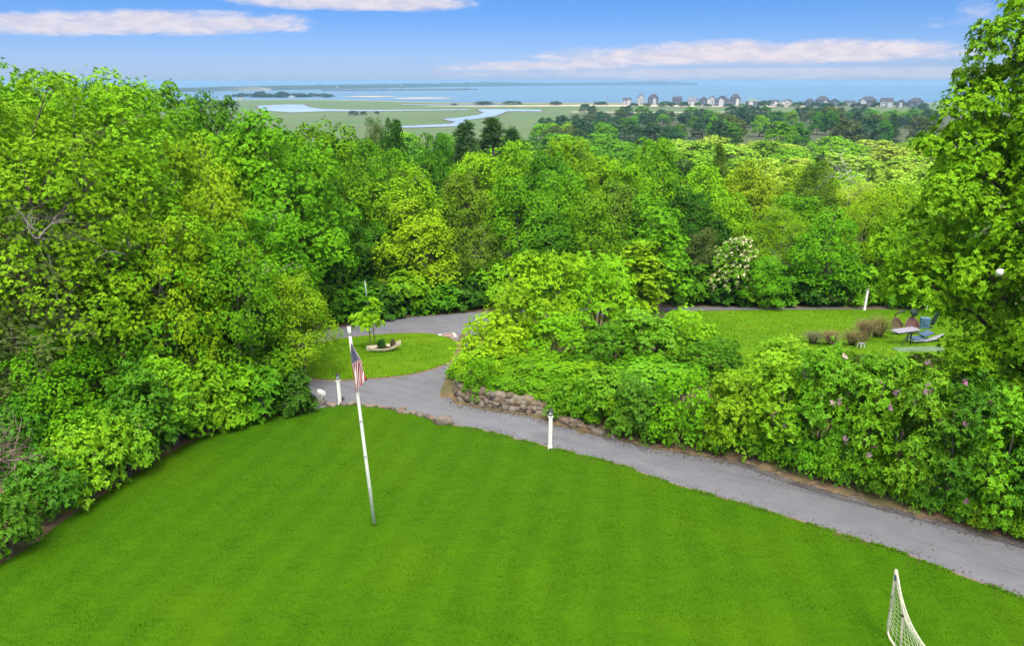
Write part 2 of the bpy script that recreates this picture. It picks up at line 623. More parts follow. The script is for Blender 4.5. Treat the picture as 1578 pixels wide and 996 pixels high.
M_GROUND = ground_mat()
M_ROAD = road_mat()
M_SEA = water_mat("sea_water", (0.06, 0.14, 0.215), 0.35, 0.4, 0.05)
M_CREEK = water_mat("creek_water", (0.25, 0.33, 0.42), 0.15, 0.02, 0.3)
M_STONE = stone_mat()
M_SAND = plain("dry_sand", (0.4, 0.34, 0.26), 0.95, 0.2, 0.05)
M_MUD = plain("marsh_mud", (0.075, 0.06, 0.04), 0.95, 0.3, 0.03)
M_VERGE = plain("sandy_verge", (0.17, 0.13, 0.085), 0.95, 0.45, 5.0, dirt=(0.06, 0.045, 0.028), bump=0.8)
M_BERM = plain("dark_asphalt_berm", (0.085, 0.085, 0.095), 0.9, 0.4, 1.4)
M_WHITE = plain("white_paint", (0.8, 0.8, 0.78), 0.45, 0.06, 5.0, dirt=(0.5, 0.48, 0.42))
M_BLACK = plain("black_metal", (0.02, 0.02, 0.022), 0.45, 0.2, 8.0)
M_GREYP = plain("grey_galvanised", (0.35, 0.4, 0.45), 0.5, 0.15, 5.0, metal=0.3)
M_GLASS = plain("lamp_glass", (0.55, 0.58, 0.6), 0.1, 0.1, 9.0)
M_WOODW = plain("weathered_wood", (0.2, 0.17, 0.14), 0.9, 0.4, 6.0)
M_CREAM = plain("cream_wood", (0.62, 0.55, 0.42), 0.7, 0.12, 3.0, dirt=(0.32, 0.25, 0.17))


# ------------------------------------------------------------------ the setting
def graded(a, b, fine0, fine1, step, grow=1.18, big=400.0):
    out = list(np.arange(fine0, fine1 + 1e-6, step))
    s_ = step
    v = fine1
    while v < b:
        s_ = min(s_ * grow, big)
        v += s_
        out.append(min(v, b))
    s_ = step
    v = fine0
    while v > a:
        s_ = min(s_ * grow, big)
        v -= s_
        out.insert(0, max(v, a))
    return np.array(out)

gx = graded(-9000, 9000, -60, 60, 1.0)
gy = np.concatenate([graded(-60, 420, -10, 80, 1.0, 1.15, 12.0), np.arange(440, 1180, 20.0), np.arange(1190, 1640, 10.0), [1700, 1800, 2000, 2600]])
GX, GY = np.meshgrid(gx, gy)
GZ = terr(GX, GY)
GZ = GZ + np.where(GY > 400, 0, 0)
V = np.stack([GX.ravel(), GY.ravel(), GZ.ravel()], 1)
nx, ny = len(gx), len(gy)
ii = (np.arange(ny - 1)[:, None] * nx + np.arange(nx - 1)[None, :]).ravel()
F = np.stack([ii, ii + 1, ii + nx + 1, ii + nx], 1)
set_props(link("ground", fast_mesh("ground", V, F, True, [M_GROUND])), "brown soil and pale green salt marsh sloping down to the sea", "ground", kind="structure")

seaV = np.array([(-40000, 900, -24), (40000, 900, -24), (40000, 45000, -24), (-40000, 45000, -24)], float)
gxs = np.linspace(-40000, 40000, 9)
gys = np.array([900, 2000, 5000, 12000, 45000.])
SX, SY = np.meshgrid(gxs, gys)
V = np.stack([SX.ravel(), SY.ravel(), np.full(SX.size, -24.0)], 1)
ii = (np.arange(4)[:, None] * 9 + np.arange(8)[None, :]).ravel()
set_props(link("sea", fast_mesh("sea", V, np.stack([ii, ii + 1, ii + 10, ii + 9], 1), False, [M_SEA])), "calm blue sea reaching to the horizon", "sea", kind="structure")

def sheet(name, outline, spacing, off, mat, label=None, cat=None, hole=None, zfix=None):
    out = [np.array(p[:2], float) for p in outline]
    P = np.array(out)
    x0, y0 = P.min(0)
    x1, y1 = P.max(0)
    xs, ys = np.meshgrid(np.arange(x0, x1, spacing), np.arange(y0, y1, spacing))
    xs = xs.ravel() + np.random.RandomState(3).uniform(-.2, .2, xs.size) * spacing
    ys = ys.ravel()
    k = inside(P, xs, ys)
    # keep interior points off the rim
    pts = np.stack([xs[k], ys[k]], 1)
    if len(pts):
        keep = np.ones(len(pts), bool)
        for q in P:
            keep &= ((pts - q) ** 2).sum(1) > (spacing * 0.35) ** 2
        pts = pts[keep]
    allp = [Vector(p) for p in out] + [Vector(p) for p in pts]
    n = len(out)
    res = geometry.delaunay_2d_cdt(allp, [(i, (i + 1) % n) for i in range(n)], [], 1, 1e-5)
    v2, tris = res[0], res[2]
    V = np.array([(p.x, p.y) for p in v2])
    Z = terr(V[:, 0], V[:, 1]) + off if zfix is None else np.full(len(V), zfix)
    me = bpy.data.meshes.new(name)
    me.from_pydata(np.column_stack([V, Z]).tolist(), [], [tuple(t) for t in tris])
    me.materials.append(mat)
    me.polygons.foreach_set("use_smooth", np.ones(len(me.polygons), bool))
    me.update()
    o = link(name, me)
    if label:
        set_props(o, label, cat, kind="structure")
    return o

NEAR_EDGE = [(1700, 985), (1578, 926), (1467, 885), (1380, 851), (1311, 831), (1270, 817), (1146, 779), (1068, 757), (1000, 735), (958, 719),
             (900, 704), (843, 690), (790, 677), (744, 665), (694, 656)]
TOP_EDGE = [(694, 656), (660, 645), (620, 635), (580, 628), (545, 624), (515, 626), (485, 632)]
LEFT_EDGE = [(485, 632), (440, 638), (400, 646), (355, 658), (320, 672), (280, 690), (235, 716), (200, 738), (150, 770), (95, 806), (60, 835), (0, 872), (-60, 905)]
lawn_out = [G(*p) for p in catmull(NEAR_EDGE, 3)[:-1] + catmull(TOP_EDGE, 3)[:-1] + catmull(LEFT_EDGE, 3)]
pl = lawn_out[-1]
lawn_out += [np.array([-19.5, 8.0, 0]), np.array([-12.0, 3.0, 0]), np.array([16.0, 3.0, 0])]
sheet("front_lawn", lawn_out, 0.8, 0.03, M_LAWN, "large bright green mown lawn around the flagpole", "lawn")

BACK_EDGE = [(1420, 476), (1300, 475.6), (1200, 474.6), (1050, 473.5), (900, 475), (820, 476.5), (760, 479.5), (712, 483), (665, 487), (620, 490.5), (580, 494), (535, 502.5), (490, 512), (440, 522), (380, 540)]
FRONT_BACK = [(1420, 476.8), (1300, 477.0), (1200, 477.5), (1050, 479.5), (930, 486), (840, 495), (775, 510), (742, 530), (716, 556), (702, 578), (694, 602)]
road_px = list(reversed(catmull(FAR_EDGE, 2)))            # bottom right up the far kerb to the corner
road_px += list(reversed(catmull(FRONT_BACK, 3)))[1:]      # round the corner, away to the right
road_px += catmull(BACK_EDGE, 3)                           # back kerb towards the left
road_px += [np.array((360, 600)), np.array((420, 640))]
road_px += list(reversed(catmull(TOP_EDGE, 3)))[:-1]
road_px += list(reversed(catmull(NEAR_EDGE, 3)))
road_out = [plane_pt(*p) for p in road_px]
sheet("driveway", road_out, 0.8, 0.016, M_ROAD, "weathered grey asphalt drive curving round to a turnaround", "driveway")

ISLE = [(450, 573), (500, 585.5), (564, 584), (620, 579), (665, 569), (698, 555.5), (711, 541), (701, 527), (676, 517.5), (637, 514.5), (580, 517), (521, 524), (470, 536), (440, 555)]
isle_out = [plane_pt(*p) for p in catmull(ISLE, 4, True)]
ctr = np.mean(isle_out, 0)
rim = [ctr + (p - ctr) * 1.055 for p in isle_out]
sheet("sandy_rim", rim, 0.8, 0.022, M_VERGE, "worn sandy rim round the oval grass island", "verge")
sheet("grass_island", isle_out, 0.8, 0.045, M_LAWN2, "oval lawn island inside the turnaround", "lawn")

YARD = [(1035, 482), (1120, 479), (1200, 478), (1330, 477.5), (1440, 477.3), (1600, 477.3)]
yard_out = [G(*p) for p in YARD] + [np.array([33, 40, 0.]), np.array([27, 30, 0.]), np.array([20, 27.5, 0.]), np.array([12.5, 32.5, 0.]), np.array([9.5, 36.5, 0.]), np.array([9.5, 44, 0.])]
sheet("yard_lawn", yard_out, 0.8, 0.03, M_LAWN2, "sunny yellow green lawn of the upper yard behind the hedge", "lawn")

# sandy verge and old dark berm along the far kerb
fe = [plane_pt(*p) for p in catmull(FAR_EDGE[1:], 4)]
def offset_line(pts, d):
    P = np.array([p[:2] for p in pts])
    T = np.gradient(P, axis=0)
    N = np.stack([-T[:, 1], T[:, 0]], 1)
    N /= np.linalg.norm(N, axis=1)[:, None]
    return P + N * d
rngv = np.random.RandomState(5)
inner = offset_line(fe, 0.05)
outer = offset_line(fe, 0.75) + rngv.normal(0, 0.06, (len(fe), 2))
def xyz(a): return [np.array([p[0], p[1], 0.]) for p in a]
sheet("sandy_verge", xyz(inner) + list(reversed(xyz(outer))), 0.4, 0.03, M_VERGE, "strip of tan soil between the drive and the hedge", "verge")
b0 = [p for p, q in zip(offset_line(fe, -0.28), fe) if q[0] > 8.5]
b1 = [p for p, q in zip(offset_line(fe, 0.12) + rngv.normal(0, 0.03, (len(fe), 2)), fe) if q[0] > 8.5]
sheet("asphalt_berm", xyz(b0) + list(reversed(xyz(b1))), 0.4, 0.036, M_BERM, "cracked dark berm edging the lower drive", "kerb")

# thin worn soil line between lawn and asphalt
ne = [plane_pt(*p) for p in catmull(NEAR_EDGE, 4)]
e0, e1 = offset_line(ne, -.09) + rngv.normal(0, .025, (len(ne), 2)), offset_line(ne, .11) + rngv.normal(0, .035, (len(ne), 2))
sheet("lawn_edge", xyz(e0) + list(reversed(xyz(e1))), 0.4, 0.024, M_VERGE, "thin worn line of tan soil between the front lawn and the drive", "verge")

# soil bank behind the turnaround's back kerb
bk = [plane_pt(*p) for p in catmull(BACK_EDGE[4:], 3)]
bk_in, bk_out = offset_line(bk, 0.0), offset_line(bk, -2.4) if offset_line(bk, -2.4)[0][1] > bk[0][1] else offset_line(bk, 2.4)
M_BANK = plain("leaf_litter", (0.11, 0.065, 0.04), 0.95, 0.5, 1.5, dirt=(0.06, 0.09, 0.02), bump=0.6)
sheet("earth_bank", xyz(bk_in) + list(reversed(xyz(bk_out))), 0.8, 0.025, M_BANK, "brown leaf litter along the back of the turnaround", "bank")

# creeks and pools in the marsh
def creek(name, px, label):
    pts = [G(*p) for p in px]
    P = np.array([p[:2] for p in pts])
    Pc = np.vstack([P[-1], P, P[0]])
    T_ = (Pc[2:] - Pc[:-2])
    N_ = np.stack([T_[:, 1], -T_[:, 0]], 1) / np.linalg.norm(T_, axis=1)[:, None]
    area = np.sum(P[:, 0] * np.roll(P[:, 1], -1) - np.roll(P[:, 0], -1) * P[:, 1])
    P2_ = P + N_ * (7 if area > 0 else -7) * np.array([.5, 1.6])
    sheet("mud_bank", [np.array([p[0], p[1], 0]) for p in P2_], 60, 0.06, M_MUD, "brown mud along the " + label.split(" ", 1)[1].replace("pale pool", "long pale pool") if False else "brown mud bank of the " + name.replace("_", " "), "mud bank")
    sheet(name, pts, 60, 0.14, M_CREEK, label, "creek")
creek("marsh_creek", [(835, 169.2), (790, 168.2), (742, 168.0), (735, 169.6), (746, 173), (738, 176.5), (715, 180), (682, 183.4), (690, 185.5), (703, 187.6), (694, 190.6), (640, 193.2), (600, 194.4),
                      (600, 196.6), (650, 196.0), (708, 194.2), (722, 189.6), (712, 185.6), (742, 182), (764, 178.5), (775, 174), (782, 171.2), (835, 171.2)], "bright creek winding in an S through the salt marsh")
creek("marsh_pool", [(395, 163), (440, 160.8), (468, 161.2), (478, 165), (500, 168), (560, 169.2), (640, 168.9), (722, 168.4), (722, 169.4), (640, 170.3), (560, 171.0), (500, 171.2), (450, 173), (405, 170)], "long pale pool of water at the left of the marsh")
creek("marsh_channel", [(620, 160.2), (700, 161.2), (780, 161.6), (780, 162.2), (700, 162.2), (620, 161.0)], "thin strip of water across the back of the marsh")
for k, (a, b, r_, h) in enumerate([(530, 612, 152.2, .8), (600, 700, 155.0, .9), (470, 560, 155.0, .8)]):
    pts = [G(a, r_), G((a + b) / 2, r_ - h), G(b, r_ + .1), G((a + b) / 2, r_ + h)]
    set_props(sheet("sandbar", catmull(pts, 4, True), 60, 0, M_SAND, None, None, zfix=-23.6 + 0.05 * k),
              ["pale sandbar off the left shore, farthest out", "long pale sandbar before the bay", "pale sandbar beside the village trees", "thin sandbar nearest the beach houses"][k], "sandbar", kind="structure")
for nm, rows, lab in (("beach_road", [(880, 171.6), (1000, 172.3), (1090, 172.0), (1200, 171.0), (1200, 171.9), (1090, 173.0), (1000, 173.6), (880, 172.8)], "pale straight road below the beach houses"),
                      ("sand_flat", [(620, 163.6), (760, 164.0), (900, 163.4), (1100, 164.6), (1420, 164.6), (1420, 162.0), (1100, 161.6), (900, 161.0), (760, 162.6)], "strip of pale sand under the row of beach houses")):
    sheet(nm, [G(*p) for p in rows], 60, 0.1, M_SAND, lab, "road" if "road" in nm else "sand")

# ------------------------------------------------------------------ far headland
def headland_mat():
    m_, t, b, o = new_mat("headland_cover")
    p = geo_pos(t)
    n = t.noise(p, 0.006, 6, 0.65)
    n2 = t.noise(t.scale(p, (1, 0.3, 0.4)), 0.0035, 4, 0.6)
    cc = t.ramp(n, [(0.3, (0.008, 0.03, 0.025)), (0.6, (0.018, 0.05, 0.035)), (0.8, (0.035, 0.07, 0.05))])
    sp_ = t.new('ShaderNodeSeparateXYZ')
    t.l.new(p, sp_.inputs[0])
    cliff = t.math('MULTIPLY', t.smooth(n2, 0.58, 0.64), t.smooth(sp_.outputs[2], 2.0, -8.0))
    band = t.math('MULTIPLY', t.smooth(sp_.outputs[0], -1250, -1050), t.smooth(sp_.outputs[0], -350, -600))
    cc = t.mix(t.math('MULTIPLY', cliff, band), cc, (0.3, 0.25, 0.2))
    t.l.new(cc, b.inputs['Base Color'])
    b.inputs['Roughness'].default_value = 1.0
    return m_
M_HEAD = headland_mat()
HP = [(230, 137.5, 2900, 141), (300, 134.6, 3100, 139), (400, 132.0, 3500, 136.0), (480, 130.8, 3900, 135.2), (560, 129.6, 4400, 134.0), (640, 128.4, 5200, 131.5), (700, 127.6, 6000, 130.4),
      (745, 126.2, 6400, 130.0), (800, 127.0, 7000, 129.6), (860, 127.2, 7600, 129.2), (920, 126.4, 8200, 128.6), (980, 126.0, 8600, 128.2), (1015, 124.6, 8800, 128.0), (1045, 126.2, 9000, 127.8), (1075, 127.3, 9000, 127.6)]
HPX = np.array(HP)
Vh, nseg, nrow = [], 160, 7
for i in range(nseg + 1):
    px = 230 + (1075 - 230) * i / nseg
    top = np.interp(px, HPX[:, 0], HPX[:, 1])
    d = np.interp(px, HPX[:, 0], HPX[:, 2])
    ptop = atdist(px, top, d)
    h = max(ptop[2] + 24, 1.0)
    h *= 1 + 0.10 * noise.noise(Vector((px * 0.05, 0, 0))) + 0.06 * noise.noise(Vector((px * 0.21, 3, 0)))
    for k in range(nrow):
        f = [0, .06, .14, .4, .7, .9, 1][k]
        prof = [0, .45, .8, 1.0, .9, .5, 0][k]
        back = 700 * (f - .4)
        nn_ = 0.16 * noise.noise(Vector((px * 0.08, k * 2.0, 1)))
        dirx = ptop[0] / d
        Vh.append((dirx * (d + back), d + back, -25 + (h + 1) * max(0, prof * (1 + nn_))))
ii = (np.arange(nseg)[:, None] * nrow + np.arange(nrow - 1)[None, :]).ravel()
set_props(link("headland", fast_mesh("headland", np.array(Vh), np.stack([ii, ii + nrow, ii + nrow + 1, ii + 1], 1), True, [M_HEAD])),
          "long low wooded headland with sandy cliffs across the bay", "headland", kind="structure")

# ------------------------------------------------------------------ air
hz = bpy.data.materials.new("air")
hz.use_nodes = True
hz.node_tree.nodes.remove(hz.node_tree.nodes['Principled BSDF'])
pv = hz.node_tree.nodes.new('ShaderNodeVolumePrincipled')
pv.inputs['Color'].default_value = (0.36, 0.66, 1.0, 1)
pv.inputs['Density'].default_value = HAZE = 0.00013
pv.inputs['Anisotropy'].default_value = 0.2
hz.node_tree.links.new(pv.outputs[0], hz.node_tree.nodes['Material Output'].inputs['Volume'])
set_props(MB().box(0, 22000, -5.0, 90000, 48000, 60.0).build("haze", hz), "thin pale sea haze", "haze", kind="stuff")

# ------------------------------------------------------------------ foliage
def unit(v):
    return v / (np.linalg.norm(v, axis=-1, keepdims=True) + 1e-9)

def leaf_arrays(C, A, N, L, Wd):
    S_ = unit(np.cross(A, N))
    N = unit(np.cross(S_, A))
    L, Wd = L[:, None], Wd[:, None]
    V = np.empty((len(C), 4, 3))
    V[:, 0] = C - A * L * .5
    V[:, 1] = C + S_ * Wd * .5 + N * Wd * .14 + A * L * .04
    V[:, 2] = C + A * L * .5 - N * L * .10
    V[:, 3] = C - S_ * Wd * .5 + N * Wd * .14 + A * L * .04
    n = np.arange(len(C))[:, None] * 4
    F = np.concatenate([n + [0, 1, 2], n + [0, 2, 3]], 1).reshape(-1, 3)
    return V.reshape(-1, 3), F

def clumps(rng, lobes, cr, cover=1.05, zmin=-0.45, skip=0.62):
    """spray centres and the way each spray faces, over the skin of a set of lobes"""
    Cs, Ns = [], []
    for li, (cx, cy, cz, rx, ry, rz) in enumerate(lobes):
        area = 4 * math.pi * ((rx * ry) ** .8 + (rx * rz) ** .8 + (ry * rz) ** .8) / 3
        area = 4 * math.pi * (((rx * ry) ** 1.6 + (rx * rz) ** 1.6 + (ry * rz) ** 1.6) / 3) ** (1 / 1.6)
        n = max(4, int(cover * area / (math.pi * cr * cr)))
        d = unit(rng.normal(size=(n * 2, 3)))
        d = d[d[:, 2] > rng.uniform(zmin - .3, zmin + .25, len(d))][:n]
        f = 1 - np.abs(rng.normal(0, .16, len(d)))
        f[rng.random(len(d)) < .12] *= .55
        p = np.array([cx, cy, cz]) + d * np.array([rx, ry, rz]) * f[:, None]
        ok = np.ones(len(p), bool)
        for lj, q in enumerate(lobes):
            if lj != li:
                e = (((p - np.array(q[:3])) / np.array(q[3:])) ** 2).sum(1)
                ok &= e > skip * skip
        Cs.append(p[ok])
        Ns.append(d[ok])
    return np.concatenate(Cs), np.concatenate(Ns)

def spray_leaves(rng, C, D, cr, nleaf, L, Wd, droop=.5, upw=.75, flat=.16, tilt=.45, ros=7):
    """each spray is a domed disc of small whorls of leaves"""
    n = len(C)
    Nn = unit(D * .7 + np.array([0, 0, upw]) + rng.normal(0, .22, (n, 3)))
    T1 = unit(np.cross(Nn, rng.normal(size=(n, 3))))
    T2 = np.cross(Nn, T1)
    rs = cr * rng.uniform(.55, 1.35, n)
    k = np.repeat(np.arange(n), max(1, int(round(nleaf / ros))))
    m_ = len(k)
    rho = np.sqrt(rng.random(m_)) * rs[k]
    th = rng.random(m_) * 2 * math.pi
    rad = T1[k] * np.cos(th)[:, None] + T2[k] * np.sin(th)[:, None]
    h = -droop * rho ** 2 / rs[k] + rng.normal(0, flat, m_) * rs[k]
    P = C[k] + rad * rho[:, None] + Nn[k] * h[:, None]
    Ns = unit(Nn[k] + rad * (.75 * droop * 2 * rho / rs[k])[:, None] + rng.normal(0, tilt * .6, (m_, 3)))
    U1 = unit(np.cross(Ns, rng.normal(size=(m_, 3))))
    U2 = np.cross(Ns, U1)
    kk = np.repeat(np.arange(m_), ros)
    N_ = len(kk)
    a = np.tile(np.arange(ros) * 2 * math.pi / ros, m_) + rng.normal(0, .35, N_)
    dr = U1[kk] * np.cos(a)[:, None] + U2[kk] * np.sin(a)[:, None]
    ev = rng.uniform(-.25, .6, N_)[:, None]
    A = unit(dr + Ns[kk] * ev)
    sc = rng.uniform(.65, 1.3, N_)
    Cc = P[kk] + A * (L * sc * .48)[:, None]
    N = unit(Ns[kk] - dr * ev * .7 + rng.normal(0, tilt * .5, (N_, 3)))
    return leaf_arrays(Cc, A, N, L * sc, Wd * sc)

def round_lobes(rng, Rr, z0, z1, n, top=.55, jag=.04):
    H = z1 - z0
    L = [(0, 0, z0 + .52 * H, .68 * Rr, .68 * Rr, .47 * H)]
    for i in range(n):
        t = (i + .5) / n
        a = i * 2.399 + rng.uniform(-.4, .4)
        rr = Rr * (1 - top * t ** 2.2) * rng.uniform(.5, .64)
        lr = Rr * rng.uniform(.30, .46)
        L.append((rr * math.cos(a), rr * math.sin(a), z0 + H * (.14 + .72 * t + rng.uniform(-.06, .06)), lr, lr, lr * rng.uniform(.72, 1.05)))
    for i in range(3):                                   # a few shoots that break the outline
        a = rng.uniform(0, 6.28)
        lr = Rr * rng.uniform(.16, .24)
        L.append((Rr * .3 * math.cos(a), Rr * .3 * math.sin(a), z1 - lr * .5 + jag * rng.uniform(-.3, .8) * H, lr, lr, lr * 1.1))
    return L

def trunk_mesh(name, rng, lobes, r0, ztop, lean=.3, multi=1, twigs=2):
    mb = MB()
    for q in range(multi):
        a0 = rng.uniform(0, 6.28)
        off = 0 if multi == 1 else .18
        bx, by = off * math.cos(a0 + q * 2), off * math.sin(a0 + q * 2)
        tx, ty = lean * math.cos(a0 + q * 2.1), lean * math.sin(a0 + q * 2.1)
        pts, rad = [], []
        for i in range(7):
            t = i / 6
            pts.append((bx + tx * t * t * (1 if multi == 1 else 3) + rng.normal(0, .05), by + ty * t * t * (1 if multi == 1 else 3) + rng.normal(0, .05), -.3 + (ztop + .3) * t))
            rad.append(r0 * (1 - .8 * t) * (1.35 if i == 0 else 1))
        mb.tube(pts, rad, 7)
        for (cx, cy, cz, rx, ry, rz) in lobes[1:]:
            if multi > 1 and rng.random() < .5:
                continue
            zt = min(cz - .15 * rz, ztop * .95)
            zb = max(.25 * ztop, zt - math.hypot(cx, cy) * rng.uniform(.5, 1.0))
            i = min(5, int(zb / ztop * 6))
            f = zb / ztop * 6 - i
            b_ = Vector(pts[i]).lerp(Vector(pts[min(6, i + 1)]), max(0, min(1, f)))
            e = Vector((cx, cy, cz))
            mid = b_.lerp(e, .5) + Vector((rng.normal(0, .12), rng.normal(0, .12), .12 * (e - b_).length * .5))
            rr = r0 * .42 * (1 - .5 * zb / ztop)
            mb.tube([b_, mid, e], [rr, rr * .65, rr * .25], 5)
            for k in range(twigs):
                d = Vector(rng.normal(size=3)).normalized()
                d.z = abs(d.z) * .6
                mb.tube([mid.lerp(e, rng.uniform(.2, .9)), e + Vector((d.x * rx, d.y * ry, d.z * rz)) * .85], [rr * .3, rr * .1], 4)
    me = bpy.data.meshes.new(name)
    me.from_pydata([tuple(v) for v in mb.v], [], mb.f)
    me.materials.append(M_BARK)
    me.polygons.foreach_set("use_smooth", np.ones(len(me.polygons), bool))
    me.update()
    return me

PROTO = {}
def register(kind, V, F, trunk, mat, extra=None):
    me = fast_mesh("crown_" + kind, V, F, False, [mat])
    r_ = np.percentile(np.hypot(V[:, 0], V[:, 1]), 97)
    zt = np.percentile(V[:, 2], 99.7)
    PROTO.setdefault(kind, []).append((me, trunk, float(r_), float(zt), extra))

def make_broad(kind, seed, Rr, z0, z1, nl, cr, nleaf, L, Wd, mat=None, cover=.9, r0=.22, top=.55, droop=.5, multi=1, upw=.75, tilt=.45, twigs=2, flat=.16, skip=.62):
    rng = np.random.RandomState(seed)
    lobes = round_lobes(rng, Rr, z0, z1, nl, top)
    C, D = clumps(rng, lobes, cr, cover, skip=skip)
    V, F = spray_leaves(rng, C, D, cr, nleaf, L, Wd, droop, upw, flat, tilt)
    register(kind, V, F, trunk_mesh("trunk_" + kind, rng, lobes, r0, z0 + (z1 - z0) * .8, multi=multi, twigs=twigs), mat or M_LEAF)

for s_ in range(4):
    make_broad("maple", 10 + s_, 5.0, 2.2, 13.0, 14, .92, 343, .135, .088, cover=.82, droop=.85, flat=.10)
for s_ in range(3):
    make_broad("lush", 30 + s_, 4.5, .8, 11.0, 14, .92, 343, .13, .084, top=.62, cover=.82, droop=.85, flat=.10)
for s_ in range(3):
    make_broad("airy", 50 + s_, 4.6, 2.6, 13.0, 18, .8, 399, .085, .047, cover=.95, droop=.7, top=.45, twigs=4, r0=.2, tilt=.5, flat=.16)
for s_ in range(2):
    make_broad("tall", 70 + s_, 3.0, 1.0, 12.0, 13, .5, 40, .25, .15, top=.75)
for s_ in range(4):
    make_broad("far", 90 + s_, 5.0, .6, 11.5, 11, 1.3, 147, .30, .20, droop=.8, flat=.12, twigs=0, cover=1.05)
for s_ in range(3):      # close trees with small leaves
    make_broad("close", 110 + s_, 3.2, .8, 8.0, 14, .62, 399, .078, .046, r0=.13, twigs=4, multi=2, cover=.85, droop=.8, flat=.12)
for s_ in range(2):
    make_broad("sparse", 130 + s_, 3.0, 1.2, 8.0, 12, .45, 105, .085, .046, r0=.1, twigs=7, multi=3, cover=.55, flat=.3, tilt=.6)

def add_blossom(kind, share, seed):
    """creamy flower heads scattered over the crown of a tree"""
    rng = np.random.RandomState(seed)
    me, tr, r_, zt, _ = PROTO[kind][0]
    n = len(me.vertices)
    co = np.empty(n * 3, np.float32)
    me.vertices.foreach_get("co", co)
    co = co.reshape(-1, 3)[::4]
    k = rng.choice(len(co), int(len(co) * share), replace=False)
    P = co[k] * np.array([1.03, 1.03, 1.02])
    Vf, Ff = spray_leaves(rng, P, unit(P - np.array([0, 0, zt * .5])), .1, 14, .1, .085, .6, .8, .3, .6)
    PROTO[kind] = [(me, tr, r_, zt, fast_mesh("blossoms_" + kind, Vf, Ff, False, [M_FLOWER]))]
make_broad("dogwood", 404, 2.2, .8, 5.5, 12, .45, 84, .14, .09, r0=.1)

def make_shrub(kind, seed, Rr, H, cr, nleaf, L, Wd, mat, flat=.3, flowers=0, cover=1.1, droop=.35, upw=.8):
    rng = np.random.RandomState(seed)
    lobes = [(0, 0, H * .42, Rr * .72, Rr * .72, H * .5)]
    for i in range(9):
        a = i * 2.399 + rng.uniform(-.4, .4)
        t = (i + .5) / 9
        lr = Rr * rng.uniform(.3, .42)
        lobes.append((Rr * .58 * (1 - .5 * t) * math.cos(a), Rr * .58 * (1 - .5 * t) * math.sin(a), H * (.22 + .62 * t), lr, lr, lr * H / Rr * .55))
    C, D = clumps(rng, lobes, cr, cover, -.6)
    V, F = spray_leaves(rng, C, D, cr, nleaf, L, Wd, droop, upw, flat, .4)
    V = V[:]
    V[:, 2] = np.maximum(V[:, 2], .03)
    extra = None
    if flowers:
        k = rng.choice(len(C), flowers, replace=False)
        Cf = C[k] + unit(D[k] * .7 + [0, 0, .6]) * cr * .45
        Vf, Ff = spray_leaves(rng, Cf, D[k], .11, 21, .085, .075, .9, .6, .35, .6)
        extra = fast_mesh("blossoms_" + kind, Vf, Ff, False, [M_FLOWER])
    mb = MB()
    for i in range(7):
        a = rng.uniform(0, 6.28)
        e = Vector((math.cos(a) * Rr * .6, math.sin(a) * Rr * .6, H * rng.uniform(.5, .8)))
        mb.tube([(math.cos(a) * .1, math.sin(a) * .1, -.15), e * .5 + Vector((0, 0, .1)), e], [.045, .03, .012], 5)
    me = bpy.data.meshes.new("stems_" + kind)
    me.from_pydata([tuple(v) for v in mb.v], [], mb.f)
    me.materials.append(M_BARK)
    me.update()
    register(kind, V, F, me, mat, extra)

M_FLOWER = leaf_mat("petal", 0.3, 0.3, 0.6, 0.2)
add_blossom("dogwood", .05, 6)
for s_ in range(4):
    make_shrub("shrub", 210 + s_, 1.6, 2.3, .25, 77, .095, .048, M_SHRUB)
for s_ in range(3):
    make_shrub("rhodo", 230 + s_, 1.7, 3.9, .3, 77, .125, .05, M_SHRUB, flowers=26)
for s_ in range(3):
    make_shrub("tallshrub", 280 + s_, 1.6, 3.9, .3, 91, .1, .05, M_SHRUB)
for s_ in range(2):
    make_shrub("under", 250 + s_, 2.2, 2.6, .45, 34, .3, .17, M_LEAF)
for s_ in range(3):
    make_shrub("feather", 270 + s_, 2.0, 3.4,   .68, 364, .105, .048, M_LEAF, flat=.12, droop=.85, upw=.7, cover=.82)
for s_ in range(2):
    make_shrub("box", 290 + s_, 1.3, 1.5, .2, 44, .095, .05, M_SHRUB, cover=1.25)

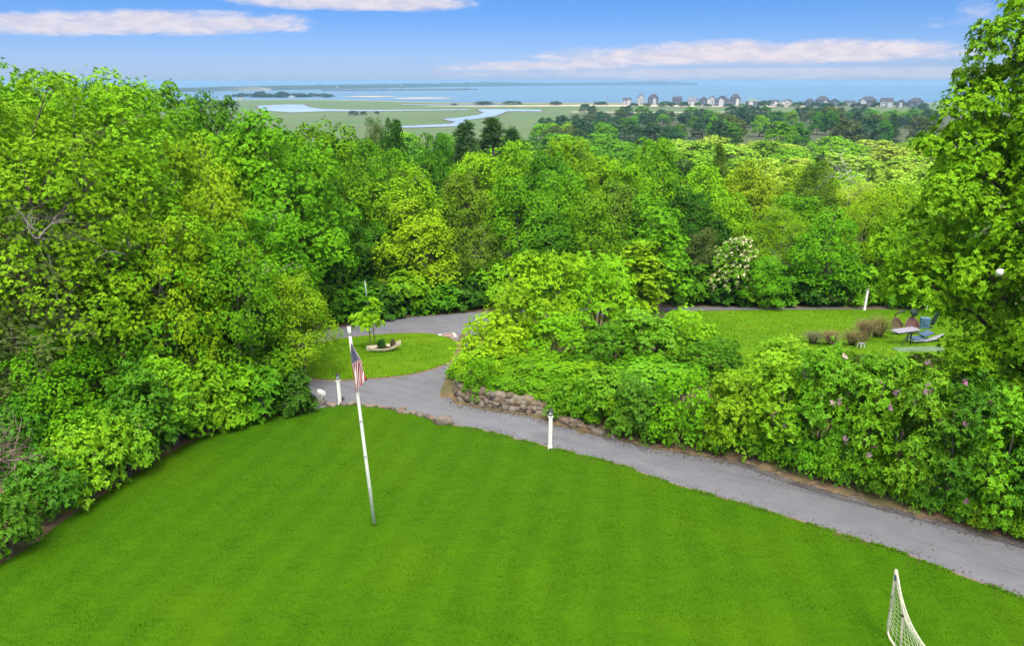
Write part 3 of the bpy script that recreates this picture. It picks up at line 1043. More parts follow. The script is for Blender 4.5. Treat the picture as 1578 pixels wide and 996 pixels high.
def make_pine(kind, seed, Rr, z0, z1, nw, cr, nneed, L, Wd, cover=1.0):
    rng = np.random.RandomState(seed)
    C, D = [], []
    mb = MB()
    mb.tube([(0, 0, -.3), (rng.normal(0, .1), rng.normal(0, .1), z1 * .5), (0, 0, z1)], [.24, .16, .03], 7)
    for i in range(nw):
        t = i / (nw - 1)
        z = z0 + (z1 - z0) * t
        rr = Rr * (1 - t) ** .7 * rng.uniform(.75, 1.1) + .25
        for k in range(5):
            a = rng.uniform(0, 6.28)
            ln = rr * rng.uniform(.6, 1.05)
            e = np.array([math.cos(a) * ln, math.sin(a) * ln, z + ln * rng.uniform(-.05, .22)])
            mb.tube([(0, 0, z - .15), tuple(e * [.6, .6, 1]), tuple(e)], [.05, .035, .012], 4)
            for q in range(max(2, int(ln / cr * 1.3 * cover))):
                f = rng.uniform(.35, 1.05)
                C.append(np.array([e[0] * f, e[1] * f, z + (e[2] - z) * f]) + rng.normal(0, cr * .35, 3))
                D.append([math.cos(a) * .5, math.sin(a) * .5, .8])
    C, D = np.array(C), np.array(D)
    k = np.repeat(np.arange(len(C)), nneed)
    A = unit(rng.normal(size=(len(k), 3)) + D[k] * .8)
    P = C[k] + A * cr * rng.uniform(.3, 1.0, len(k))[:, None]
    sc = rng.uniform(.7, 1.3, len(k))
    V, F = leaf_arrays(P, A, unit(rng.normal(size=(len(k), 3))), L * sc, Wd * sc)
    me = bpy.data.meshes.new("trunk_" + kind)
    me.from_pydata([tuple(v) for v in mb.v], [], mb.f)
    me.materials.append(M_BARK)
    me.update()
    register(kind, V, F, me, M_NEEDLE)
for s_ in range(2):
    make_pine("pine", 310 + s_, 3.2, 1.5, 12.0, 14, .5, 52, .36, .075, 1.25)
for s_ in range(2):
    make_pine("farpine", 330 + s_, 3.4, .5, 11.0, 9, .9, 26, .75, .16)

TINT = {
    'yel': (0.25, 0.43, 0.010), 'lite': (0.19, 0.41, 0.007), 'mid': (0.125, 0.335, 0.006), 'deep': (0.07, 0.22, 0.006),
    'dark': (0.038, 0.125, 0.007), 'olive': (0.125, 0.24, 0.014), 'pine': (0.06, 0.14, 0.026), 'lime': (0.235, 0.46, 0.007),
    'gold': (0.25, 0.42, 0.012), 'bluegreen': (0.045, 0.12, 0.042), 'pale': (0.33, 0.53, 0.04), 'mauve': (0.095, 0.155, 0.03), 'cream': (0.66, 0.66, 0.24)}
RNG = random.Random(11)
NPL = [0]
def plant(kind, x, y, width, height, tint, name, label, cat, group=None, z=None, bark=(0.16, 0.13, 0.11), var=0.08, flower=None, idx=None, crown="crown", stem="trunk", rz=None):
    L = PROTO[kind]
    NPL[0] += 1
    me, tr, r_, zt, extra = L[(NPL[0] if idx is None else idx) % len(L)]
    z = float(terr(x, y)) if z is None else z
    root = empty(name, (x, y, z), label, cat, group, RNG.uniform(0, 6.28) if rz is None else rz)
    sx, sz = width / 2 / r_, height / zt
    col = TINT[tint] if isinstance(tint, str) else tint
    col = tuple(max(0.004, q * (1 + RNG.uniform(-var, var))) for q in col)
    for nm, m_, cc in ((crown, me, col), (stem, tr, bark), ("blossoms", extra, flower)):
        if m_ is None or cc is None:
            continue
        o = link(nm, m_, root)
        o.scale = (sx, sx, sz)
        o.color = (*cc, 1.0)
    return root

def tree_top(kind, px, py, dist, width, tint, name, label, cat="tree", group=None, **kw):
    """a tree whose top is seen at this pixel when it stands `dist` metres away"""
    p = atdist(px, py, dist)
    z = float(terr(p[0], dist))
    return plant(kind, p[0], dist, width, max(1.0, p[2] - z), tint, name, label, cat, group, **kw)

def shrub_px(kind, px, pyb, wpx, hpx, tint, name, label, cat="shrub", group=None, **kw):
    """a shrub whose foot shows at (px, pyb) and that is wpx by hpx in the photograph"""
    g = G(px, pyb)
    k = pxm(g)
    wd = wpx / k
    d = np.array([g[0], g[1]]) / math.hypot(g[0], g[1])
    q = g[:2] + d * wd * .42
    ang = math.atan2(CAMZ - g[2], math.hypot(g[0], g[1]))
    h = max(.4, (hpx / k - wd * .42 * math.sin(ang)) / math.cos(ang))
    return plant(kind, q[0], q[1], wd, h, tint, name, label, cat, group, crown="foliage", stem="stems", **kw)

# ------------------------------------------------------------------ named trees and shrubs
# (kind, px, top row, distance, width, tint, name, label)
BT, PT = "broadleaf_tree", "pine_tree"
TREES = [
 # left ridge and slope
 ("airy", 100, 116, 33, 12.0, 'lite', BT, "tall light green tree on the left with bare grey branches below it"),
 ("airy", 0, 114, 29, 10.0, 'lite', BT, "light green tree cut by the left frame edge, reaching above the horizon"),
 ("pine", 150, 132, 44, 6.0, 'pine', PT, "dark pine top poking up between the two tallest left trees"),
 ("maple", 52, 119, 47, 10.0, 'lite', BT, "light skyline crown behind the tall tree with grey branches"),
 ("maple", -25, 108, 40, 12.0, 'mid', BT, "green crown filling the skyline at the very left frame edge"),
 ("maple", 172, 136, 58, 8.5, 'mid', BT, "green crown between the dark pine top and the rounded horizon tree"),
 ("maple", 218, 130, 52, 9.5, 'mid', BT, "rounded bright green tree breaking the horizon left of the far headland"),
 ("maple", 330, 147, 62, 8.0, 'deep', BT, "dark green dome at the left end of the bay view"),
 ("maple", 270, 158, 66, 8.0, 'mid', BT, "green tree in the dip between two rounded horizon trees"),
 ("pine", 178, 236, 36, 6.2, 'pine', PT, "dull dark pine in the middle of the light left trees"),
 ("close", 288, 216, 37, 7.5, 'yel', BT, "pale yellow green tree with layered sprays right of the dark pine"),
 ("maple", 412, 173, 49, 10.5, 'mid', BT, "broad green tree below the village on the far shore"),
 ("maple", 492, 192, 60, 9.5, 'mid', BT, "tall green tree right of the broad one under the village"),
 ("maple", 350, 205, 47, 7.5, 'lite', BT, "lighter green tree directly left of the broad one under the village"),
 ("maple", 545, 216, 68, 7.5, 'deep', BT, "deep green tree at the right shoulder of the left ridge"),
 ("close", 392, 318, 38, 6.5, 'mid', BT, "mid green tree with a bare white stem showing at its foot"),
 ("maple", 470, 270, 55, 8.0, 'deep', BT, "shaded deep green tree on the left of the turnaround"),
 ("lush", 520, 340, 57, 7.0, 'dark', BT, "darkest green tree standing behind the turnaround's left end"),
 ("close", 246, 335, 31, 4.6, 'lime', BT, "small bright lime tree in front of the pale layered tree"),
 ("close", 330, 350, 33, 6.0, 'mid', BT, "mid green tree leaning over the left hedge midway"),
 ("sparse", 42, 300, 28, 7.5, 'mauve', BT, "thin leaved tree with grey twisted branches near the left edge"),
 ("sparse", 195, 372, 30, 6.5, 'mid', BT, "half bare tree tangled with vines above the left hedge"),
 ("close", 120, 395, 31, 6.5, 'olive', BT, "green vine covered tree below the grey twisted branches"),
 ("sparse", 20, 420, 27, 6.0, 'mauve', BT, "brownish vine tangle at the left edge, halfway up"),
 ("close", 250, 445, 32, 6, 'mid', BT, "mid green bushy tree above the left hedge's bend"),
 ("close", 75, 505, 26, 5.0, 'mid', BT, "small tree with yellowish shoots over the twiggy left hedge"),
 ("close", 165, 470, 29, 5.5, 'deep', BT, "shady small tree behind the clipped left shrubs"),
 ("close", 310, 450, 35, 6.0, 'mid', BT, "mid green tree just left of the bare white stem"),
 ("close", 450, 420, 36, 4.7, 'lite', BT, "light green spreading tree beside the white mailbox"),
 ("sparse", 385, 400, 35, 4.5, 'mid', BT, "thin tree with one long bare white stem"),
 ("lush", 425, 330, 50, 7.0, 'deep', BT, "deep green tree behind the bare white stem"),
 # behind the turnaround
 ("maple", 622, 256, 64, 9.0, 'lite', BT, "large sunlit tree behind the turnaround, over the thin grey pole"),
 ("lush", 640, 312, 59, 8.2, 'lime', BT, "bright tree with drooping tiers at the back kerb of the turnaround"),
 ("maple", 718, 268, 66, 7.5, 'olive', BT, "olive green tree with a bare slim trunk behind the turnaround"),
 ("lush", 742, 350, 61, 5.5, 'olive', BT, "low olive tree on a straight pale trunk by the back kerb"),
 ("lush", 800, 272, 63, 8.5, 'mid', BT, "fresh green tree right of the olive ones behind the turnaround"),
 ("lush", 575, 345, 60, 6.0, 'deep', BT, "deep green tree just behind the thin grey pole"),
 ("maple", 862, 262, 68, 8.0, 'mid', BT, "green tree behind the big bush, left of centre"),
 ("lush", 850, 330, 60, 7.0, 'deep', BT, "shaded green tree rising behind the big bush's left peak"),
 ("lush", 915, 300, 61, 7.0, 'mid', BT, "dull olive tree behind the big bush's right peak"),
 ("lush", 565, 270, 66, 7.0, 'mid', BT, "green tree filling the gap left of the sunlit tree"),
 ("maple", 665, 206, 88, 8.2, 'deep', BT, "rounded shaded tree below the marsh, above the sunlit tree"),
 ("maple", 606, 184, 98, 5.5, 'dark', BT, "dark narrow tree standing out against the marsh"),
 ("pine", 716, 190, 112, 13, 'pine', PT, "dark pine under the creek bend, left of the pair"),
 ("pine", 757, 184, 118, 14, 'pine', PT, "dark pine under the creek bend, right of the pair"),
 ("pine", 790, 200, 114, 11, 'pine', PT, "small dark pine beside the pair under the creek bend"),
 ("airy", 574, 182, 108, 5.0, 'mauve', BT, "thin brownish tree beside the dark narrow one at the marsh"),
 ("maple", 800, 218, 84, 9.5, 'lite', BT, "yellow green spreading tree in the middle of the wood"),
 ("maple", 880, 212, 88, 8.5, 'lite', BT, "light tree left of the big round bright one"),
 ("maple", 1004, 213, 84, 10.0, 'mid', BT, "big round bright green tree in the middle of the wood"),
 ("pine", 1110, 224, 92, 5.6, 'olive', PT, "squat olive conifer right of the big round tree"),
 ("maple", 950, 284, 70, 8.5, 'olive', BT, "olive tree below the big round bright one"),
 ("lush", 1075, 290, 70, 7.5, 'dark', BT, "dark green tree between the olive one and the golden one"),
 ("maple", 1168, 248, 84, 8.0, 'gold', BT, "golden green tree right of the squat olive conifer"),
 ("maple", 1262, 250, 86, 6.6, 'olive', BT, "rusty olive domed tree left of the dead grey branches"),
 ("lush", 1266, 234, 108, 3.2, 'dark', "round_bush", "small round dark green bush standing in the pale thicket"),
 ("tall", 1024, 322, 55, 6.2, 'mid', BT, "slim light green tree behind the yard's left end"),
 ("tall", 985, 370, 52, 5.4, 'lite', BT, "yellowish slim tree at the drive's far bend"),
 ("dogwood", 1135, 365, 59, 4.6, 'mid', "flowering_tree", "small tree dotted with creamy white blossom behind the yard"),
 ("lush", 1085, 350, 62, 4.6, 'mauve', BT, "dull brownish tree left of the white blossom"),
 ("airy", 1210, 318, 63, 6.8, 'lite', BT, "feathery light tree with pale slim trunks behind the yard"),
 ("lush", 1285, 326, 59, 6.6, 'mid', BT, "full green tree just left of the short white post"),
 ("airy", 1345, 300, 62, 7.0, 'lite', BT, "light feathery tree behind the short white post"),
 ("lush", 1180, 398, 58, 5.0, 'mid', BT, "low green tree right of the white blossom"),
 ("lush", 1390, 330, 60, 7.0, 'lite', BT, "light green tree behind the big right hand tree's left edge"),
 ("lush", 1450, 330, 58, 7.5, 'mid', BT, "green tree seen through the big right hand tree"),
 ("lush", 1530, 320, 56, 8.0, 'mid', BT, "green tree mostly hidden by the big right hand tree"),
 ("maple", 1120, 300, 72, 7.5, 'lite', BT, "yellow green tree under the golden one"),
 ("lush", 1010, 300, 66, 7.0, 'mid', BT, "green tree under the big round bright one"),
]
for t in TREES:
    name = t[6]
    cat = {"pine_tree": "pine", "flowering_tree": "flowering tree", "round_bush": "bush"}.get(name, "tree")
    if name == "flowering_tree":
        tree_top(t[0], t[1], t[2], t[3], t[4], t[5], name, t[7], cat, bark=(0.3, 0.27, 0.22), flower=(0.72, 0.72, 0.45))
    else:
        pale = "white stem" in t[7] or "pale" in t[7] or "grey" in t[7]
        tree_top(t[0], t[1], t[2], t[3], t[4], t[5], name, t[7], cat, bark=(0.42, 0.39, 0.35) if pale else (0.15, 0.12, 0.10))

# the big tree at the right edge: many leafy limbs, its own mesh
rng = np.random.RandomState(77)
big = [(0, 0, 8.5, 3.6, 3.6, 5.5)]
for (lx, ly, lz, lr) in [(-2.3, -1.0, 3.1, 1.5), (-4.6, 0.6, 6.7, 1.2), (-5.3, -.4, 7.0, 1.55), (-5.6, .4, 8.7, 1.5), (-5.2, -.6, 10.5, 1.4), (-4.9, .2, 12.1, 1.35), (-3.8, .4, 14.1, 1.35), (-2.4, -.4, 15.9, 1.3),
                         (-1.5, -2.6, 3.0, 1.6), (-2.2, -3.0, 5.9, 1.6), (-3.0, -2.6, 8.6, 1.8), (-2.6, -2.2, 11.2, 1.7), (-1.6, -1.6, 13.4, 1.6), (.6, -3.6, 4.2, 2.1), (1.2, -3.6, 7.5, 2.2), (1.4, -2.8, 10.8, 2.0),
                         (0.6, -1.0, 14.6, 1.8), (3.2, -1.0, 5.5, 2.4), (3.4, .6, 9.5, 2.4), (2.6, 1.0, 13.0, 2.0), (-1.0, 3.4, 5.5, 2.3), (-1.4, 3.2, 10.0, 2.3), (-.4, -3.8, 1.9, 1.7), (-3.6, 1.8, 7.6, 1.7), (-2.8, 1.6, 11.8, 1.6), (-.8, -.6, 12.6, 2.2), (-2.2, .2, 9.6, 2.4), (-2.2, 0, 6.4, 2.1), (-1.4, .4, 15.2, 1.5), (.4, -2.0, 13.0, 1.8), (-3.9, -1.6, 7.8, 1.6), (-3.6, -1.4, 10.0, 1.5), (1.6, -3.2, 2.2, 1.8), (3.0, -3.0, 3.6, 1.9), (3.2, -2.6, 7.6, 2.2), (-.8, -3.4, 9.2, 1.8), (-2.6, -.8, 13.2, 1.6), (-3.3, .6, 12.8, 1.5), (-1.6, .4, 15.8, 1.6), (-2.5, -.6, 14.8, 1.5), (-3.9, -.4, 11.4, 1.5), (-1.0, -.8, 17.0, 1.5), (-2.2, 1.0, 14.0, 1.6), (-1.2, -1.2, 14.6, 1.6), (-2.0, -1.6, 12.2, 1.7), (-.9, -3.2, 4.6, 1.5), (.4, -3.8, 2.7, 1.6), (-.9, -2.8, 2.0, 1.4), (1.9, -3.4, 5.4, 1.8), (-1.9, -1.6, 4.4, 1.3), (-3.9, -.2, 15.4, 1.4), (-3.2, 0, 17.0, 1.4), (-2.0, .3, 18.2, 1.5), (-4.6, .2, 13.4, 1.3), (-3.0, -1.8, 2.2, 1.4), (-3.4, -1.4, 4.5, 1.3), (-2.6, -2.2, 1.2, 1.3), (-1.2, -3.4, .9, 1.3)]:
    big.append((lx, ly, lz, lr, lr, lr * .8))
C, D = clumps(rng, big, .68, .95)
Vb, Fb = spray_leaves(rng, C, D, .68, 343, .12, .07, .85, .65, .11)
register("bigright", Vb, Fb, trunk_mesh("trunk_bigright", rng, big, .32, 13.5, .5, 1, 1), M_LEAF)
pb = PROTO["bigright"][0]
plant("bigright", 21.0, 25.5, pb[2] * 2, pb[3], (0.18, 0.405, 0.007), BT, "huge leafy tree at the right edge, towering above the horizon", "tree", rz=0.0, bark=(0.13, 0.1, 0.08), var=0.0)

# left hedge, foot rows along the lawn
HL = "shrubs along the left of the lawn"
for (k, px, pb_, wp, hp, ti, lab) in [
    ("box", 14, 868, 120, 122, 'deep', "rounded small leaved shrub at the lower left corner"),
    ("shrub", 88, 806, 120, 110, 'deep', "shrub next to the rounded corner one, under the twigs"),
    ("box", 140, 775, 120, 125, 'lite', "fine leaved bright shrub third along the left hedge from the corner"),
    ("box", 196, 742, 110, 118, 'mid', "dense domed shrub at the left hedge's bulge"),
    ("tallshrub", 232, 718, 110, 160, 'deep', "tall dark shrub right of the hedge's bulge"),
    ("tallshrub", 272, 694, 110, 150, 'lite', "light shrub with upright shoots before the hedge turns"),
    ("shrub", 318, 672, 100, 120, 'lite', "lighter loose shrub where the lawn narrows"),
    ("under", 362, 656, 100, 95, 'mid', "broad leaved shrub left of the dark ones by the mailbox"),
    ("under", 408, 645, 100, 85, 'deep', "dark broad leaved shrub, second from the mailbox"),
    ("under", 452, 637, 80, 66, 'dark', "low dark shrub nearest the mailbox"),
    ("shrub", 45, 740, 120, 130, 'deep', "dark shrub behind the twiggy left hedge"),
    ("shrub", 110, 700, 130, 140, 'mid', "green shrub above the fine leaved bright one"),
    ("shrub", 180, 665, 130, 130, 'mid', "green shrub above the dense domed one"),
    ("shrub", 255, 640, 120, 130, 'lite', "light shrub in the second row at the hedge's middle"),
    ("under", 335, 610, 120, 110, 'deep', "shaded shrub in the second row near the pale stem"),
    ("under", 400, 600, 110, 90, 'deep', "shaded shrub under the light spreading tree"),
    ("shrub", 30, 630, 130, 140, 'olive', "olive shrub high on the left edge"),
]:
    shrub_px(k, px, pb_ + 8, wp, hp + 6, ti, "shrub", lab, "shrub", HL)

# right hedge along the drive
HR = "shrubs of the hedge along the drive"
for (k, px, pb_, wp, hp, ti, lab, fl) in [
    ("shrub", 925, 668, 90, 85, 'mid', "green shrub where the stone wall ends", None),
    ("shrub", 985, 688, 100, 100, 'deep', "dark shrub right of the wall's end", None),
    ("feather", 1050, 700, 115, 120, 'mid', "fern leaved shrub above a bare twiggy patch", None),
    ("shrub", 1125, 716, 115, 135, 'lite', "tall light shrub midway along the drive's hedge", None),
    ("tallshrub", 1190, 732, 120, 162, 'lite', "light shrub left of the pink flowering ones", None),
    ("rhodo", 1250, 748, 120, 190, 'mid', "flowering shrub with a few pale pink heads, first of the row", (0.55, 0.4, 0.42)),
    ("rhodo", 1315, 768, 120, 200, 'mid', "flowering shrub with pale pink heads, second of the row", (0.52, 0.36, 0.42)),
    ("rhodo", 1385, 790, 125, 215, 'mid', "flowering shrub with mauve pink heads over the bare soil", (0.45, 0.26, 0.4)),
    ("rhodo", 1455, 812, 125, 225, 'deep', "dark flowering shrub with mauve heads near the right edge", (0.42, 0.2, 0.36)),
    ("tallshrub", 1520, 832, 130, 220, 'mid', "large glossy shrub at the hedge's right end", None),
    ("tallshrub", 1590, 850, 140, 240, 'deep', "glossy shrub cut by the right frame edge", None),
]:
    shrub_px(k, px, pb_, wp, hp, ti, "rhododendron_bush" if fl else "shrub", lab, "flowering shrub" if fl else "shrub", HR, flower=fl)

# low growth spilling from the hedge onto the verge
LOWS = [(742, 636, "feather", 'mid'), (868, 664, "shrub", 'mid'), (1110, 717, "shrub", 'mid'), (1240, 754, "shrub", 'mid'), (1395, 797, "feather", 'mid'), (905, 672, "shrub", 'mid'), (960, 689, "shrub", 'mid'), (1000, 698, "feather", 'deep'), (1042, 706, "shrub", 'mid'), (1080, 711, "feather", 'mid'), (1160, 727, "shrub", 'mid'), (1200, 741, "feather", 'mid'), (1222, 747, "shrub", 'deep'),
        (1275, 763, "shrub", 'mid'), (1308, 771, "shrub", 'deep'), (1340, 781, "shrub", 'mid'), (1420, 804, "shrub", 'deep'), (1478, 822, "shrub", 'mid'), (1500, 829, "shrub", 'lite'), (1552, 843, "shrub", 'mid'), (1580, 852, "shrub", 'lite')]
WHERE = ["growing out of the stone wall's left part", "hanging over the stone wall right of the lamp post", "below the tall light shrubs, left one", "under the left edge of the flowering row", "in the bare soil gap", "right of the wall's last stones", "before the dark shrub past the wall", "left of the twiggy patch", "under the bare twiggy patch", "just right of the twiggy patch", "below the tall light shrubs", "left of the pale pink flowering row", "at the start of the pink flowering row",
         "under the first pink flowering shrub", "between the first and second flowering shrubs", "under the second flowering shrub", "left of the bare soil gap", "right of the bare soil gap", "under the glossy shrub's left side", "under the glossy shrub's right side", "touching the right frame edge"]
for (px, pb_, k, ti), wh in zip(LOWS, WHERE):
    shrub_px(k, px, pb_ - 9, RNG.uniform(52, 70), RNG.uniform(58, 85), ti, "shrub", "low shrub at the kerb " + wh, "shrub", "low shrubs along the kerb")

# second row and the big bush over the wall
BB = "bushes above the stone wall"
for (k, px, py, dist, wd, ti, lab) in [
    ("feather", 838, 392, 42, 6.4, 'lime', "tallest bright bush over the stone wall, left peak"),
    ("feather", 925, 390, 44, 7.0, 'lite', "bright bush right of the tallest one over the wall"),
    ("feather", 765, 478, 37.5, 4.6, 'lime', "yellowish bush at the wall's left corner"),
    ("feather", 800, 440, 39, 4.6, 'lite', "bright bush between the corner one and the tallest"),
    ("feather", 865, 475, 37, 4.6, 'lite', "light green bush in front of the tallest bright bush"),
    ("feather", 735, 540, 35, 3.0, 'lime', "low yellowish bush at the wall's outer end"),
    ("feather", 935, 500, 35.5, 4.6, 'deep', "green bush above the right end of the wall"),
    ("shrub", 1000, 480, 36.5, 5.2, 'mid', "light bush beside the yard lawn's left corner"),
    ("feather", 1055, 475, 37, 4.4, 'lite', "bright bush with tall shoots beside the yard lawn"),
    ("feather", 1090, 525, 34, 4.4, 'deep', "fern leaved green bush before the yard lawn"),
    ("shrub", 1010, 560, 32.5, 4.4, 'mid', "green bush behind the wall's end"),
    ("shrub", 960, 590, 32, 3.4, 'deep', "shaded bush over the wall's end"),
    ("feather", 1165, 572, 31.0, 3.6, 'lime', "light bush below the yard lawn's middle"),
    ("shrub", 1225, 528, 31, 4.0, 'lime', "light bush in front of the dry ornamental grasses"),
    ("shrub", 1285, 545, 29, 4.0, 'lite', "light bush left of the garden table"),
    ("rhodo", 1345, 560, 27.5, 3.8, 'olive', "bush with washed out pink flowers below the garden table"),
    ("rhodo", 1415, 556, 26.5, 4.0, 'olive', "bush with the largest pink flowers right below the table"),
    ("rhodo", 1480, 580, 24.5, 4.0, 'deep', "dark bush with mauve flowers under the huge right tree"),
    ("shrub", 1545, 570, 23.5, 4.4, 'deep', "dark green bush at the foot of the huge right tree"),
]:
    fl = {1345: (0.6, 0.42, 0.36), 1415: (0.62, 0.36, 0.45), 1480: (0.42, 0.22, 0.38)}.get(px)
    tree_top(k, px, py, dist, wd, ti, "rhododendron_bush" if fl else "bush", lab, "flowering shrub" if fl else "bush", BB, flower=fl, crown="foliage", stem="stems")

# low juniper that spills over the wall
for (x, yo, wd, h, lab) in [(-2.0, 2.0, 2.4, 1.0, "spreading juniper at the left end of the wall top"), (-.5, 1.75, 2.3, .95, "spreading juniper second from the left on the wall"),
                            (1.0, 1.75, 2.3, .9, "spreading juniper in the middle of the wall top"), (2.5, 1.7, 2.3, .85, "spreading juniper behind the white lamp post"), (3.9, 1.6, 2.2, .8, "spreading juniper at the right end of the wall")]:
    y = float(np.interp(x, WX, WY)) + yo
    plant("feather", x, y, wd, h, 'mid', "juniper", lab, "juniper", "junipers spilling over the stone wall", z=float(terr(x, y)) - .15, crown="foliage", stem="stems")

for (px, py, dist, wd, ti, lab) in [(745, 590, 33.6, 2.6, 'lite', "low bush directly above the wall's left corner"), (800, 568, 34.4, 3.0, 'mid', "bush behind the junipers, left of the lamp post"),
                                    (850, 572, 33.6, 3.2, 'mid', "bush behind the junipers, in line with the lamp post"), (895, 570, 33.2, 3.4, 'lite', "bush behind the junipers, right of the lamp post"),
                                    (775, 530, 36, 3.0, 'lime', "yellowish bush in the second row above the wall's left part"), (838, 540, 35.5, 3.2, 'mid', "light bush in the second row above the wall's middle"), (905, 545, 34.6, 3.0, 'deep', "green bush in the second row above the wall's right part")]:
    tree_top("feather", px, py, dist, wd, ti, "bush", lab, "bush", BB, crown="foliage", stem="stems")

# undergrowth along the back of the turnaround and the yard
UG = "undergrowth along the back kerb"
marks = ["left of the thin grey pole", "just right of the thin grey pole", "under the bright tiered tree", "left of the slim bare trunk", "under the low olive tree", "at the right of the turnaround", "behind the big bush's left peak",
         "behind the big bush's middle", "behind the big bush's right peak", "behind the slim light tree", "left of the white blossom", "under the white blossom", "right of the white blossom", "under the pale slim trunks",
         "left of the short white post", "behind the short white post", "left of the thin white pole", "behind the thin white pole", "behind the huge right tree"]
xs_ = [535, 588, 628, 668, 712, 760, 805, 850, 900, 975, 1060, 1120, 1160, 1205, 1262, 1330, 1385, 1435, 1500]
for i, (px, mk_) in enumerate(zip(xs_, marks)):
    row = np.interp(px, [500, 760, 1060, 1500], [500, 473, 470, 473])
    g = plane_pt(px, row)
    k = ["under", "under", "lush"][0]
    plant("under", g[0], g[1] + 1.2, RNG.uniform(4.6, 5.6), RNG.uniform(2.6, 4.0), ['deep', 'dark', 'mid'][i % 3 if px < 1000 else (i + 2) % 3], "shrub",
          "%s shrub in the undergrowth %s" % (['deep green', 'dark', 'mid green'][i % 3 if px < 1000 else (i + 2) % 3], mk_), "shrub", UG, crown="foliage", stem="stems")

g = plane_pt(701, 586)
plant("box", g[0] + .1, g[1], 1.3, .7, 'mid', "shrub", "little green bush at the outer corner of the stone wall", "shrub", crown="foliage", stem="stems")

# ------------------------------------------------------------------ the wood between the turnaround and the marsh
SECT = [(330, "left of the far village"), (430, "below the far village"), (520, "below the long jetty's root"), (610, "below the long jetty"), (700, "below the creek's lower bend"), (790, "below the creek's mouth"),
        (880, "left of the first beach house"), (960, "below the first beach houses"), (1050, "below the tallest beach houses"), (1140, "below the green roofed beach house"), (1230, "above the white blossom tree"),
        (1320, "above the short white post"), (1430, "beside the huge right tree")]
WORDS = {'yel': "yellow green", 'lite': "light green", 'mid': "mid green", 'deep': "deep green", 'dark': "dark green", 'olive': "olive", 'pine': "blackish", 'lime': "bright lime", 'pale': "pale feathery", 'bluegreen': "blue green", 'mauve': "brownish"}
rs = np.random.RandomState(42)
cand = []
y = 78.0
while y < 330:
    step = 7.5 + (y - 78) * .05
    half = .62 * y
    x = -half * .85 + rs.uniform(0, step)
    while x < half:
        cand.append((x + rs.uniform(-.3, .3) * step, y + rs.uniform(-.35, .35) * step * 1.5, step))
        x += step * rs.uniform(1.0, 1.35)
    y += step * 1.75
cand2 = []
for (x, y, step) in cand:
    z = float(terr(x, y))
    right = x / y > .18
    h = rs.uniform(9.0, 12.5) if right else rs.uniform(10.5, 14.0)
    if right and 92 < y < 230:
        h *= .85
    if x / y < -.15:
        h *= 1.1
    # keep off the tops of named trees
    tz = z + h
    dep = y * cp - (tz - CAMZ) * sp
    px = CX + FPX * x / dep
    py = CY - FPX * (y * sp + (tz - CAMZ) * cp) / dep
    if px < 230 or px > 1470 or (px < 330 and y > 110) or (px < 560 and y > 190):
        continue
    lim = np.interp(px, [330, 480, 560, 640, 830, 900, 1450], [160, 178, 192, 204, 206, 196, 190])
    if py < lim:                      # never taller than the outline in the photograph
        tzmax = atdist(px, lim + rs.uniform(0, 8), y)[2]
        h = tzmax - z
        if h < 3.5:
            continue
    if right and y > 90:
        ti = rs.choice(['lime', 'pale', 'lite', 'yel', 'olive', 'mid', 'pine'], p=[.22, .55, .12, .05, .01, .03, .02])
    else:
        ti = rs.choice(['mid', 'lite', 'deep', 'lime', 'olive', 'dark', 'pine'], p=[.36, .27, .13, .12, .05, .04, .03])
    if y > 240:
        ti = {'lime': 'lite', 'yel': 'lite'}.get(ti, ti)
    cand2.append([px, py, y, x, h, ti, step])
lab_count = {}
for q in cand2:
    px, y, ti = q[0], q[2], q[5]
    sec = min(SECT, key=lambda s_: abs(s_[0] - px))[1]
    row = "front" if y < 100 else "second" if y < 135 else "middle" if y < 180 else "farther" if y < 240 else "last"
    q.append((WORDS[ti], "pine" if ti == 'pine' else "tree", row, sec))
    lab_count.setdefault(q[-1], []).append(q)
for key, L in lab_count.items():
    L.sort(key=lambda q: q[0])
    for i, q in enumerate(L):
        pre = "" if len(L) == 1 else ["left hand ", "right hand "][i] if len(L) == 2 else ["leftmost ", "middle ", "rightmost "][min(i, 2)] if len(L) == 3 else ""
        q.append("%s%s %s %s, %s row" % (pre, key[0], key[1], key[3], key[2]))
for q in cand2:
    px, py, y, x, h, ti, step, key, lab = q
    kind = "farpine" if ti == 'pine' else ("airy" if ti in ('pale',) and y < 130 else "maple" if y < 105 else "far")
    plant(kind, x, y, step * rs.uniform(1.0, 1.3), h, ti, PT if ti == 'pine' else BT, lab, "pine" if ti == 'pine' else "tree", "trees of the wood below the marsh", bark=(0.3, 0.28, 0.25) if ti == 'pale' else (0.15, 0.12, 0.1))

